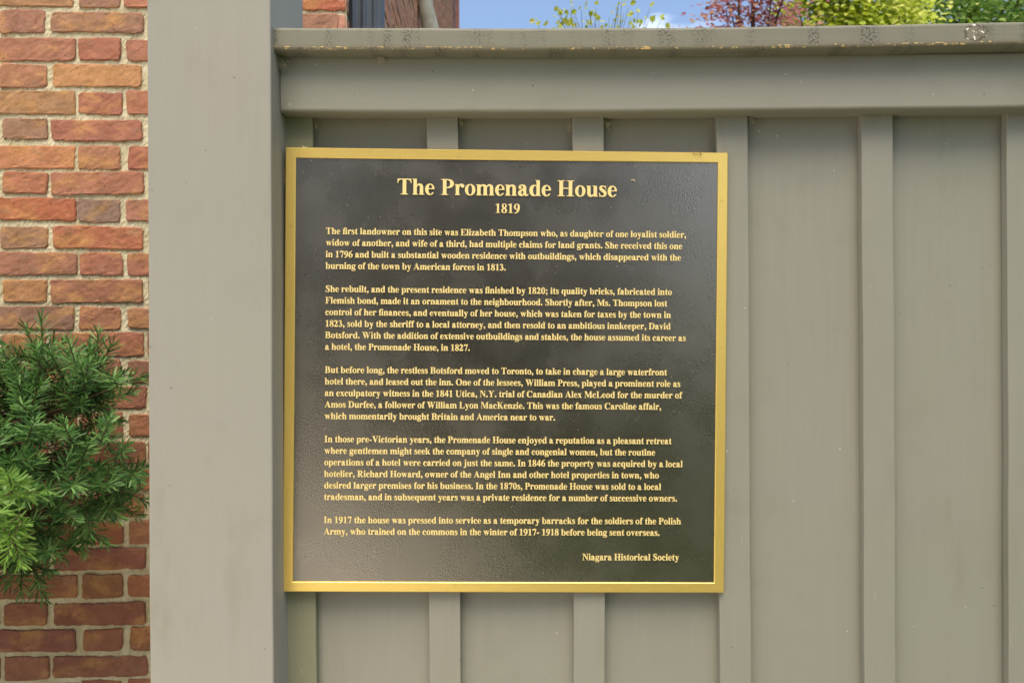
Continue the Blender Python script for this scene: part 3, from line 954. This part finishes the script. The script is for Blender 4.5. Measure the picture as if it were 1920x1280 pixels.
 '4': (500, [A_(rc(268, 0, 402, 688)), A_(rc(30, 148, 478, 268)), A_([(30, 268), (30, 210), (120, 268), (290, 560), (402, 688), (320, 688)])]),
 '6': (500, G6),
 '7': (500, [A_([(70, 676), (472, 676), (472, 640), (290, -12), (186, -12), (378, 548), (130, 548), (62, 470), (38, 478)])]),
 '8': (500, [A_(ell(248, 512, 192, 176)), A_(ell(248, 168, 222, 182)), S_(ell(258, 526, 78, 132)), S_(ell(240, 158, 88, 140)), A_([(90, 440), (170, 520), (420, 260), (360, 190)])]),
 '9': (500, rot180(G6, 250, 331)),
 '.': (250, [A_(ell(126, 68, 86, 84))]),
 ',': (250, [A_(ell(118, 70, 84, 84)), *stroke((160, 70, 84), (172, -10, 66), (142, -90, 40), (70, -165, 14))]),
 ';': (333, [A_(ell(160, 392, 84, 84)), A_(ell(160, 70, 84, 84)), *stroke((200, 70, 84), (212, -10, 66), (182, -90, 40), (110, -165, 14))]),
 '-': (333, [A_(rc(40, 168, 292, 286))]),
}


def inside(P, poly):
    x, y = P[:, 0], P[:, 1]
    r = np.zeros(len(P), dtype=bool)
    n = len(poly)
    for i in range(n):
        (x0, y0), (x1, y1) = poly[i], poly[(i + 1) % n]
        if y0 == y1:
            continue
        c = ((y0 > y) != (y1 > y)) & (x < (x1 - x0) * (y - y0) / (y1 - y0) + x0)
        r ^= c
    return r


_cache = {}


def glyph(ch, grow=0):
    """front triangles and outline edges of one letter"""
    if (ch, grow) in _cache:
        return _cache[(ch, grow)]
    ops = GLY[ch][1]
    V, E = [], []
    for _, p in ops:
        b = len(V)
        V += [Vector(q) for q in p]
        E += [(b + i, b + (i + 1) % len(p)) for i in range(len(p))]
    v, e, f, *_r = delaunay_2d_cdt(V, E, [], 0, 0.4)
    P = np.array([(a.x, a.y) for a in v])
    T = np.array([t for t in f if len(t) == 3])
    cen = P[T].mean(axis=1)
    on = np.zeros(len(T), dtype=bool)
    for s, p in ops:
        i = inside(cen, p)
        on[i] = s == '+'
    T = T[on]
    cnt = {}
    tri = []
    for a, b, c in T.tolist():
        ar = (P[b][0] - P[a][0]) * (P[c][1] - P[a][1]) - (P[b][1] - P[a][1]) * (P[c][0] - P[a][0])
        if abs(ar) < 1e-6:
            continue
        if ar < 0:
            b, c = c, b
        tri.append((a, b, c))
        for k in ((a, b), (b, c), (c, a)):
            cnt[k] = cnt.get(k, 0) + 1
    edges = [k for k in cnt if (k[1], k[0]) not in cnt]
    used = sorted({i for t in tri for i in t})
    mp_ = {o: i for i, o in enumerate(used)}
    r_ = (P[used], [tuple(mp_[i] for i in t) for t in tri], [(mp_[a], mp_[b]) for a, b in edges])
    if grow:
        Q = r_[0].copy()
        nor = np.zeros_like(Q)
        for a, b in r_[2]:
            d = Q[b] - Q[a]
            d = d / (np.hypot(*d) + 1e-9)
            nor[a] += (d[1], -d[0]); nor[b] += (d[1], -d[0])
        ln_ = np.hypot(nor[:, 0], nor[:, 1])[:, None]
        Q += np.where(ln_ > 0.3, nor / np.maximum(ln_, 1e-6), 0) * grow
        r_ = (Q, r_[1], r_[2])
    _cache[(ch, grow)] = r_
    return r_


def split(s):
    out, i = [], 0
    while i < len(s):
        if s[i:i + 2] == 'fi':
            out.append('fi'); i += 2
        else:
            out.append(s[i]); i += 1
    return out


def width(s):
    return sum(GLY[c][0] for c in split(s))


def lettering(mb, s, u0, u1, v, em, h, y_face):
    """raised letters from u0 to u1 on baseline v; local x right, z up, y into the plaque"""
    g = split(s)
    k = em / 1000
    sx = (u1 - u0) / (width(s) - 40) if u1 is not None else k
    x = u0 - 16 * sx
    for c in g:
        if GLY[c][1]:
            gw = 9 if em < 0.02 else 4
            P, T, E = glyph(c, gw)
            P2 = glyph(c, gw + (26 if em < 0.02 else 14))[0]
            n = len(P)
            X, Z = x + P[:, 0] * sx, v + P[:, 1] * k
            front = np.column_stack([X, np.full(n, y_face - h), Z])
            mb.add(front, T, 0)
            ids = sorted({i for e in E for i in e})
            m_ = {o: i for i, o in enumerate(ids)}
            mm = len(ids)
            fr = front[ids]
            # the flank draws out a little towards its foot, so its dark edge shows from the front
            bk = np.column_stack([x + P2[ids, 0] * sx, np.full(mm, y_face + 0.0004), v + P2[ids, 1] * k])
            mb.add(np.concatenate([fr, bk]), [(m_[b], m_[a], mm + m_[a], mm + m_[b]) for a, b in E], 1)
        x += GLY[c][0] * sx


# ------------------------------------------------------------------ the plaque
S2 = 0.33
pl_rot = Matrix(((1, 0, 0), (0, 1, 0), (0, 0, 1)))
plaque = empty('memorial_plaque', (-0.00885, 1.10675, EYE - 0.04472), 'square dark plaque with raised brass lettering and a brass frame, fixed to the fence', 'plaque')
PL = Matrix.Translation(plaque.location) @ (Matrix.Rotation(R(0.9405), 4, 'Z') @ Matrix.Rotation(R(0.7019), 4, 'Y') @ Matrix.Rotation(R(0.2743), 4, 'X'))
plaque.matrix_basis = PL


def local_obj(mb, name, mats, smooth=False):
    o = mesh_obj(name, np.concatenate(mb.v), mb.f, mats, None, mb.m, smooth)
    o.parent = plaque
    return o


FR = 0.0150                                            # visible width of the frame
y0, y1, ch = 0.0, 0.009, 0.0012
pan_y = 0.0022                                         # the field lies this far behind the frame's face
mb = MB()
k = S2 - FR
nn = 40
V = [(-k - 0.002, pan_y, -k - 0.002), (k + 0.002, pan_y, -k - 0.002), (k + 0.002, pan_y, k + 0.002), (-k - 0.002, pan_y, k + 0.002)]
V += [(x, y1 - 0.0005, z) for x, _, z in V]
mb.add(V, [(0, 1, 2, 3), (7, 6, 5, 4), (0, 4, 5, 1), (1, 5, 6, 2), (2, 6, 7, 3), (3, 7, 4, 0)])
local_obj(mb, 'field', M['enamel'])
mb = MB()
# mitred frame, eased outer and inner arris
prof = [(0.0, y1), (0.0, y0 + ch), (ch, y0), (FR - 0.0007, y0), (FR, y0 + 0.0007), (FR, pan_y + 0.002), (FR, y1)]
cors = [(-1, -1), (1, -1), (1, 1), (-1, 1)]
V = [(sx * (S2 - d), y, sz * (S2 - d)) for sx, sz in cors for d, y in prof]
n = len(prof)
for i in range(4):
    j = (i + 1) % 4
    mb.add([V[i * n + q] for q in range(n)] + [V[j * n + q] for q in range(n)],
           [(q, n + q, n + q + 1, q + 1) for q in range(n - 1)] + [(n - 1, 2 * n - 1, n, 0)], 0 if i % 2 == 0 else 1)
mb.f = flip(mb.f)
fr = local_obj(mb, 'frame', [M['gold_x'], M['gold_z']])

TXT = [
 ['The first landowner on this site was Elizabeth Thompson who, as daughter of one loyalist soldier,', .2681],
 ['widow of another, and wife of a third, had multiple claims for land grants. She received this one', .2623],
 ['in 1796 and built a substantial wooden residence with outbuildings, which disappeared with the', .2605],
 ['burning of the town by American forces in 1813.', -.0017], None,
 ['She rebuilt, and the present residence was finished by 1820; its quality bricks, fabricated into', .2473],
 ['Flemish bond, made it an ornament to the neighbourhood. Shortly after, Ms. Thompson lost', .2403],
 ['control of her finances, and eventually of her house, which was taken for taxes by the town in', .2461],
 ['1823, sold by the sheriff to a local attorney, and then resold to an ambitious innkeeper, David', .2458],
 ['Botsford. With the addition of extensive outbuildings and stables, the house assumed its career as', .2688],
 ['a hotel, the Promenade House, in 1827.', -.0545], None,
 ['But before long, the restless Botsford moved to Toronto, to take in charge a large waterfront', .2409],
 ['hotel there, and leased out the inn. One of the lessees, William Press, played a prominent role as', .2614],
 ['an exculpatory witness in the 1841 Utica, N.Y. trial of Canadian Alex McLeod for the murder of', .2638],
 ['Amos Durfee, a follower of William Lyon MacKenzie. This was the famous Caroline affair,', .2329],
 ['which momentarily brought Britain and America near to war.', .0738], None,
 ['In those pre-Victorian years, the Promenade House enjoyed a reputation as a pleasant retreat', .2486],
 ['where gentlemen might seek the company of single and congenial women, but the routine', .2243],
 ['operations of a hotel were carried on just the same. In 1846 the property was acquired by a local', .2660],
 ['hotelier, Richard Howard, owner of the Angel Inn and other hotel properties in town, who', .2303],
 ['desired larger premises for his business. In the 1870s, Promenade House was sold to a local', .2337],
 ['tradesman, and in subsequent years was a private residence for a number of successive owners.', .2582], None,
 ['In 1917 the house was pressed into service as a temporary barracks for the soldiers of the Polish', .2642],
 ['Army, who trained on the commons in the winter of 1917- 1918 before being sent overseas.', .2322], None,
]
LM = [M['letter'], M['letter_side']]
HL = 0.0017
mb = MB()
lettering(mb, 'The Promenade House', -0.1644, 0.1631, 0.2622, 0.0345, HL, pan_y)
local_obj(mb, 'title_lettering', LM)
mb = MB()
lettering(mb, '1819', -0.0187, 0.0183, 0.2363, 0.0204, HL, pan_y)
local_obj(mb, 'date_lettering', LM)
mb = MB()
for i, ln in enumerate(TXT):
    if ln is None:
        local_obj(mb, 'paragraph_lettering', LM)
        mb = MB()
    else:
        lettering(mb, ln[0], -0.2698, ln[1], 0.2022 - 0.01718 * i, 0.0139, HL * 0.8, pan_y)
mb = MB()
lettering(mb, 'Niagara Historical Society', 0.1164, 0.2615, -0.2815, 0.0139, HL * 0.8, pan_y)
local_obj(mb, 'credit_lettering', LM)

# ------------------------------------------------------------------ yew in front of the brick wall
def needles(mb, P, D, n, ln, wd, q, flat=0.0, new=0):
    """needles set spirally along the shoot polyline P"""
    P = [Vector(p) for p in P]
    segs = len(P) - 1
    ang = q.uniform(0, 6.28)
    for i in range(n):
        t = (i + q.uniform(-.3, .3)) / n
        t = min(max(t, 0.0), 0.999)
        s = t * segs
        a = int(s)
        p = P[a].lerp(P[a + 1], s - a)
        d = (P[a + 1] - P[a]).normalized()
        ang += 2.4 + q.uniform(-.3, .3)
        ax = d.orthogonal().normalized()
        bx = d.cross(ax)
        r = ax * math.cos(ang) + bx * math.sin(ang)
        if flat:
            r = (r - Vector((0, 0, 1)) * r.z * flat)
            if r.length < 0.05:
                continue
            r.normalize()
        open_ = 1.25 - 0.85 * t ** 2.2
        nd = (d * math.cos(open_) + r * math.sin(open_)).normalized()
        L = ln * (0.75 + 0.4 * q.random()) * (1.0 - 0.35 * t ** 4)
        sd = nd.cross(d)
        if sd.length < 1e-3:
            continue
        sd = (sd.normalized() + nd.cross(sd).normalized() * q.uniform(-.8, .8)).normalized()
        up = nd.cross(sd)
        cv = q.uniform(-.10, .16) * L
        w_ = wd * q.uniform(.8, 1.15)
        p0 = p + nd * 0.001
        p1 = p + nd * (L * .5) + up * cv * 0.4 + d * 0.0
        p2 = p + nd * (L * .88) + up * cv * 0.9
        p3 = p + nd * L + up * cv
        V = [p0 - sd * w_ * .3, p0 + sd * w_ * .3, p1 - sd * w_ * .5, p1 + sd * w_ * .5, p2 - sd * w_ * .38, p2 + sd * w_ * .38, p3]
        mb.add([tuple(v) for v in V], [(0, 1, 3, 2), (2, 3, 5, 4), (4, 5, 6)])


def in_poly(x, y, poly):
    r = False
    for i in range(len(poly)):
        (x0, y0_), (x1, y1_) = poly[i], poly[i - 1]
        if (y0_ > y) != (y1_ > y) and x < (x1 - x0) * (y - y0_) / (y1_ - y0_) + x0:
            r = not r
    return r


q = random.Random(21)
yew_base = Vector((-1.48, 1.45, 0))
yew = empty('yew_bush', yew_base, 'dark green yew bush with flat needles growing against the brick wall', 'bush')
OUT = [(-320, 640), (-200, 590), (-80, 610), (20, 655), (72, 640), (120, 672), (160, 690), (188, 668), (208, 700), (212, 760), (238, 742), (205, 820), (190, 850),
       (225, 880), (246, 920), (232, 962), (180, 985), (170, 1010), (120, 1020), (80, 1050), (20, 1070), (-60, 1120), (-320, 1200)]
fol, fol_new, wood = MB(), MB(), MB()
shoots = []


def shoot(tip, dr, ln, Y=None, new=False, n=None, flat=0.0, nl=0.027):
    tip, dr = Vector(tip), Vector(dr).normalized()
    sag = Vector((0, 0, -1)) * ln * q.uniform(-0.05, 0.22)
    P = []
    for i in range(5):
        t = i / 4
        P.append(tip - dr * ln * (1 - t) - sag * (1 - t) * t * 1.5)
    tube(wood, P, [0.0013, 0.0012, 0.0011, 0.0009, 0.0005], 4, 0, False)
    needles(fol_new if new else fol, P, dr, n or int(ln * 560), nl * 1.25, 0.0034, q, flat)
    shoots.append(P[0])


# leading shoots that draw the outline (survey points, all at their own depth)
for (x, y, Y, dx, dz, dy, ln) in [
    (78, 592, 1.52, .05, 1, -.1, .085), (48, 612, 1.56, -.3, 1, -.1, .07), (100, 640, 1.50, .5, .7, -.3, .06), (183, 620, 1.55, 0.05, 1, -.1, .09),
    (165, 655, 1.5, -.4, .8, -.3, .06), (212, 645, 1.56, .5, .8, -.1, .07), (118, 638, 1.58, .3, .9, 0, .07), (140, 672, 1.5, .2, .8, -.4, .06),
    (278, 704, 1.57, 1, .42, .0, .11), (250, 735, 1.55, 1, .4, -.1, .10), (232, 700, 1.6, .6, .6, -.1, .07), (222, 790, 1.58, .8, .1, -.3, .08),
    (238, 838, 1.50, .6, .4, -.5, .06), (278, 872, 1.52, .9, .5, -.3, .08), (262, 900, 1.46, .7, -.1, -.7, .07), (284, 945, 1.56, .9, -.3, -.1, .08),
    (262, 965, 1.6, .8, -.3, -.1, .07), (225, 972, 1.48, .7, -.3, -.5, .08), (200, 1020, 1.5, .9, -.5, -.3, .09), (160, 1040, 1.5, .4, -.8, -.4, .07),
    (170, 1005, 1.47, .5, -.6, -.6, .07), (120, 1050, 1.52, .5, -.6, -.3, .07), (98, 1072, 1.52, .9, -.1, -.3, .06), (75, 1095, 1.5, .5, -.5, -.4, .05),
    (90, 1128, 1.52, .6, -.6, -.2, .05), (40, 1118, 1.5, .2, -.9, -.3, .06), (15, 1098, 1.5, -.4, -.8, -.3, .07), (20, 1060, 1.5, -.2, -.7, -.5, .06),
    (140, 600, 1.62, .3, 1, 0, .001), (5, 660, 1.5, -.3, .8, -.4, .07), (-60, 585, 1.5, -.1, 1, -.1, .09), (-140, 560, 1.5, -.1, 1, -.1, .09)]:
    if ln < 0.01:
        continue
    shoot(px(x, y, Y), (dx, dy, dz), ln * 1.15)
# body: shoots through the crown's volume, pointing out and towards the light
cxp, cyp = -60, 900
cnt_ = 0
while cnt_ < 640:
    x, y = q.uniform(-320, 250), q.uniform(580, 1200)
    if not in_poly(x, y, OUT):
        continue
    if x > 60 and q.random() < 0.35:
        continue
    d_edge = min(math.hypot(x - a, y - b) for a, b in OUT[2:-2])
    deep = q.random()
    Y = 1.34 + 0.34 * deep + 0.10 * (1 - min(d_edge / 120, 1))
    if x > 120 and Y < 1.38:
        Y += 0.08
    ox, oy = (x - cxp), (y - cyp)
    l = math.hypot(ox, oy) + 1
    dr = (0.75 * ox / l + q.uniform(-.55, .55), -0.55 + q.uniform(-.5, .3), -0.65 * oy / l + 0.35 + q.uniform(-.5, .5))
    shoot(px(x, y, Y), dr, q.uniform(.055, .095), n=None, flat=q.choice([0, 0, .5, .8]), nl=q.uniform(.020, .028))
    cnt_ += 1
for _ in range(50):
    x, y = q.uniform(-120, 175), q.uniform(632, 740)
    shoot(px(x, y, q.uniform(1.44, 1.6)), (q.uniform(-.5, .5), q.uniform(-.7, -.1), q.uniform(.3, 1)), q.uniform(.05, .08), flat=q.choice([0, .4]))
# brighter young sprays nearer the camera
for (x, y, Y, dx, dz, dy, ln) in [(40, 905, 1.22, .9, .1, -.5, .07), (75, 925, 1.26, 1, .15, -.3, .07), (15, 890, 1.2, .3, .5, -.6, .06), (45, 985, 1.18, 1, .2, -.4, .07),
                                  (20, 1005, 1.16, .6, -.1, -.6, .06), (40, 1060, 1.16, .5, -.6, -.4, .08), (10, 1050, 1.14, .1, -.6, -.6, .07), (55, 1035, 1.2, .9, -.3, -.3, .07), (-20, 960, 1.16, .2, .2, -.8, .07), (-25, 1030, 1.14, -.1, -.4, -.7, .08), (2, 940, 1.2, .7, .0, -.6, .06)]:
    shoot(px(x, y, Y), (dx, dy, dz), ln, new=True, flat=.5, nl=.024)
# stems: every shoot hangs on a twig that runs back to the stock
stock = [Vector((-1.48, 1.45, 0.0)), Vector((-1.47, 1.46, 0.35)), Vector((-1.44, 1.48, 0.7)), Vector((-1.40, 1.5, 1.0)), Vector((-1.34, 1.52, 1.3))]
tube(wood, stock, [0.03, 0.026, 0.022, 0.016, 0.009], 8)
for i, p in enumerate(shoots):
    if i % 3 and i > 40:
        continue
    h = min(max(p.z - 0.02 - 0.2 * q.random(), 0.15), 1.25)
    s = h / 1.3 * 4 * 0.999
    a = int(s)
    r0 = stock[a].lerp(stock[a + 1], s - a)
    m1 = r0.lerp(p, .5) + Vector((q.uniform(-.02, .02), q.uniform(0.0, .06), q.uniform(-.03, .02)))
    P = [r0, r0.lerp(m1, .5) + Vector((0, .01, -.01)), m1, m1.lerp(p, .55) + Vector((0, .006, -.008)), p]
    tube(wood, P, [0.005, 0.0042, 0.0033, 0.0023, 0.0012], 5, 0, False)
fol.build('needles', M['yew'], yew)
fol_new.build('young_needles', M['yew_new'], yew)['label'] = 'bright young yew needles at the tips of the near shoots'
wood.build('stems', M['bark'], yew, True)


# ------------------------------------------------------------------ trees beyond the fence
def leaf_tree(name, label, base, trunk_h, centre, rad, n_clump, per, size, mat, seed, cut=None, spread=0.30, ell_p=1.0):
    q = random.Random(seed)
    t = empty(name, base, label, 'tree', 'trees beyond the fence')
    wd, lf = MB(), MB()
    base, centre = Vector(base), Vector(centre)
    top = Vector((centre.x, centre.y, centre.z + rad[2] * .6))
    P = [base, base.lerp(top, .25) + Vector((.04, .03, 0)), base.lerp(top, .5) + Vector((-.05, .02, 0)), base.lerp(top, .75), top]
    r0 = 0.02 * (top.z) + 0.01
    tube(wd, P, [r0, r0 * .8, r0 * .6, r0 * .35, r0 * .12], 8)
    cl = []
    while len(cl) < n_clump:
        v = Vector((q.uniform(-1, 1), q.uniform(-1, 1), q.uniform(-1, 1)))
        if not 0.25 < v.length < 1:
            continue
        c = centre + Vector((v.x * rad[0], v.y * rad[1], v.z * rad[2]))
        cl.append(c)
    for ci, c in enumerate(cl):
        k = q.uniform(.25, .85)
        a = base.lerp(top, k)
        if a.z > c.z - .1:
            a = base.lerp(top, max(.12, k * .5))
        m_ = a.lerp(c, .55) + Vector((q.uniform(-.1, .1), q.uniform(-.1, .1), q.uniform(-.05, .15)))
        if ci % 4 == 0:
            tube(wd, [a, m_, c], [r0 * .28, r0 * .16, r0 * .05], 5, 0, False)
        sp = spread * q.uniform(.7, 1.3)
        for _ in range(int(per * q.uniform(.6, 1.4))):
            o = Vector((q.gauss(0, 1), q.gauss(0, 1), q.gauss(0, .75))) * sp * .55
            p = c + o
            nrm = Vector((q.uniform(-.6, .6), q.uniform(-1.1, .1), q.uniform(.3, 1.3))).normalized()
            d = nrm.orthogonal().normalized()
            d = (Matrix.Rotation(q.uniform(0, 6.28), 3, nrm) @ d)
            e = nrm.cross(d)
            L = size * q.uniform(.65, 1.25)
            W = L * .36
            fold = nrm * L * .10
            V = [p, p + d * L * .35 + e * W + fold, p + d * L * .75 + e * W * .7 + fold * .8, p + d * L - fold * .5,
                 p + d * L * .75 - e * W * .7 + fold * .8, p + d * L * .35 - e * W + fold, p + d * L * .5]
            lf.add([tuple(x) for x in V], [(0, 6, 2, 1), (6, 3, 2), (0, 5, 4, 6), (6, 4, 3)])
    wd.build('trunk', M['bark'], t, True)
    lf.build('crown', mat, t)
    return t


leaf_tree('broadleaf_tree', 'bright yellow green tree just right of the red leaved tree, above the fence cap', (3.6, 8.6, 0), 2, px(1592, 40, 8.6), (0.70, 0.8, 0.85), 105, 105, .075, M['lime'], 31)
leaf_tree('broadleaf_tree', 'mid green tree at the right end of the fence, farthest from the house', (6.4, 10.5, 0), 2, px(1830, 40, 10.5), (1.40, 1.1, 1.15), 125, 105, .085, M['green'], 32)
leaf_tree('red_leaved_tree', 'copper red leaved tree between the clear sky and the yellow green tree', (2.35, 7.2, 0), 2, px(1412, 40, 7.2), (0.40, 0.5, 0.75), 60, 50, .055, M['red'], 33, spread=.26)

hg = empty('unseen_hedge', (-0.8, -7.0, 0), 'tall dark hedge added out of view behind the camera to darken the plaque reflection', 'hedge')  # unseen; put in to darken the plaque's reflection and block sky light
q = random.Random(52)
lf, wd = MB(), MB()
for _ in range(15000):
    p = Vector((q.uniform(-2.2, 2.6), -7.0 + q.gauss(0, .35), 7.0 * q.random() ** .9))
    if _ % 2:
        p = Vector((q.uniform(-9.5, -2.0), -13.5 + q.gauss(0, .4), 10.0 * q.random() ** .9))
    nrm = Vector((q.uniform(-1, 1), q.uniform(-.3, 1), q.uniform(-.3, 1))).normalized()
    d = Matrix.Rotation(q.uniform(0, 6.28), 3, nrm) @ nrm.orthogonal().normalized()
    e = nrm.cross(d); L = q.uniform(.18, .32); W = L * .4
    lf.add([tuple(v) for v in (p, p + d * L * .4 + e * W, p + d * L, p + d * L * .4 - e * W)], [(0, 1, 2, 3)])
for i in range(8):
    x = -2.0 + i * .55
    tube(wd, [(x, -7, 0), (x + .05, -7.02, 2), (x, -7, 6.4)], [.06, .045, .02], 6)
wd.build('stems', M['bark'], hg)
lf.build('foliage', M['dark_leaf'], hg)

# thin sapling whose young leaves just top the fence
q = random.Random(44)
sap = empty('sapling', (0.60, 5.0, 0), 'slender sapling with a few small yellow green leaves topping the fence under open sky', 'tree', 'trees beyond the fence')
wd, lf = MB(), MB()
trunk = [Vector((0.6, 5.0, 0)), Vector((0.58, 5.0, 1.2)), Vector((0.6, 5.02, 2.4)), Vector((0.6, 5.0, 3.0))]
tube(wd, trunk, [.03, .025, .018, .012], 7)
LEAVES = [(1007, 40), (1048, 16), (1047, 26), (1074, 12), (1070, 24), (1075, 30), (1090, 19), (1104, 18), (1106, 24), (1117, 17), (1123, 30), (1098, 32), (1102, 38), (1115, 38), (1117, 44),
          (1042, 42), (1050, 40), (1060, 44), (1066, 40), (1078, 45), (1084, 43), (1142, 32), (1150, 36), (1159, 14), (1158, 22), (1161, 2), (1165, 6), (1170, 25), (1163, 40), (1178, 14),
          (1197, 24), (1185, 34), (1190, 38), (1180, 36), (1187, 46), (1201, 41), (1212, 43), (1217, 38), (1218, 17), (1239, 38), (1211, 50), (1145, 47), (1100, 46), (1135, 48), (1056, 47)]
tops = {}
for x, y in LEAVES:
    Y = 5.0 + q.uniform(-.35, .35)
    p = px(x, y, Y)
    tops.setdefault(round(x / 38), []).append(p)
    for _ in range(q.choice([1, 1, 2, 2, 3])):
        p2 = p + Vector((q.uniform(-.03, .03), q.uniform(-.04, .04), q.uniform(-.03, .02)))
        nrm = Vector((q.uniform(-.8, .8), q.uniform(-1, -.1), q.uniform(-.4, 1))).normalized()
        d = Matrix.Rotation(q.uniform(0, 6.28), 3, nrm) @ nrm.orthogonal().normalized()
        e = nrm.cross(d)
        L = q.uniform(.025, .05); W = L * .42; fold = nrm * L * .12
        V = [p2, p2 + d * L * .35 + e * W + fold, p2 + d * L * .75 + e * W * .7 + fold, p2 + d * L, p2 + d * L * .75 - e * W * .7 + fold, p2 + d * L * .35 - e * W + fold, p2 + d * L * .5]
        lf.add([tuple(v) for v in V], [(0, 6, 2, 1), (6, 3, 2), (0, 5, 4, 6), (6, 4, 3)])
for ps in tops.values():
    ps.sort(key=lambda p: p.z)
    root = trunk[2].lerp(trunk[3], q.random())
    for p in ps:
        m_ = root.lerp(p, .5) + Vector((q.uniform(-.06, .06), 0, -.05))
        tube(wd, [root, m_, p], [.006, .0035, .0012], 5, 0, False)
for _ in range(420):
    p = Vector((q.gauss(.62, .28), q.gauss(5, .3), q.uniform(2.3, 3.42)))
    nrm = Vector((q.uniform(-1, 1), q.uniform(-1, 1), q.uniform(-.3, 1))).normalized()
    d = nrm.orthogonal().normalized(); e = nrm.cross(d); L = q.uniform(.03, .06); W = L * .4
    lf.add([tuple(v) for v in (p, p + d * L * .4 + e * W, p + d * L, p + d * L * .4 - e * W)], [(0, 1, 2, 3)])
wd.build('trunk', M['twig'], sap, True)
lf.build('crown', M['lime'], sap)


# ------------------------------------------------------------------ small things caught in the corners
M['web'] = N('dusty cobweb', 0.95, 0.05).color(lin(178, 168, 140)).mat
M['husk'] = N('dry husk', 0.8, 0.1).color(lin(214, 198, 150)).mat
M['withered'] = N('withered stalk', 0.9, 0.1).color(lin(150, 122, 74)).mat
for i, (x, y, Y, sz, lb) in enumerate([
        (591, 232, 1.128, .008, 'dusty cobweb tuft under the rail beside the batten nearest the wide post'),
        (864, 230, 1.128, .005, 'faint cobweb under the rail at the right edge of the second batten'),
        (1068, 238, 1.128, .007, 'dusty cobweb at the left edge of the third batten, above the plaque'),
        (1138, 234, 1.128, .006, 'thin cobweb at the right edge of the third batten, above the plaque'),
        (1407, 226, 1.128, .007, 'dusty cobweb under the rail just right of the plaque'),
        (530, 120, 1.086, .010, 'large cobweb in the corner where the cap meets the wide post'),
        (714, 112, 1.088, .006, 'small pale cobweb hanging below the cap, left of the plaque title'),
        (532, 335, 1.112, .010, 'cobweb between the wide post and the upper left edge of the brass frame')]):
    q = random.Random(70 + i)
    c = px(x, y, Y)
    mb = MB()
    for _ in range(34):
        a = c + Vector((q.gauss(0, sz * .5), q.uniform(-.004, .003), q.gauss(0, sz * .7)))
        b = c + Vector((q.gauss(0, sz * .5), q.uniform(-.004, .003), q.gauss(0, sz * .7)))
        m_ = a.lerp(b, .5) + Vector((q.gauss(0, sz * .2), q.uniform(-.002, .001), q.gauss(0, sz * .25)))
        tube(mb, [a, m_, b], q.uniform(.00012, .00032), 4, 0, False)
    o = mb.build('cobweb', M['web'])
    o['label'] = lb; o['category'] = 'cobweb'; o['group'] = 'cobwebs caught on the fence'


def curl(name, label, cat, c, mat, n, sz, r, seed):
    q = random.Random(seed)
    mb = MB()
    for _ in range(n):
        a = q.uniform(0, 6.28)
        pts = [c + Vector((sz * .5 * math.cos(a + k * .75) + q.gauss(0, sz * .08), -0.0006 + q.uniform(-.001, .0005), sz * .28 * math.sin(a + k * .75) + q.gauss(0, sz * .05))) for k in range(5)]
        tube(mb, pts, [r * .4, r, r * 1.1, r, r * .4], 5)
    o = mb.build(name, mat)
    o['label'] = label; o['category'] = cat


pq = lambda u, v, d: PL @ Vector((u, d, v))
curl('plant_debris', 'curled brown plant debris on the top right of the brass frame', 'debris', pq(.283, .3275, -.0008), M['withered'], 4, .012, .0003, 91)
curl('dry_husk', 'pale dry husk lying on the top left of the brass frame', 'debris', pq(-.302, .3325, .003), M['husk'], 1, .006, .0008, 92)
curl('dry_husk', 'tiny pale crescent husk stuck on the dark plaque right of the title', 'debris', pq(.187, .286, .0012), M['husk'], 1, .006, .0006, 93)
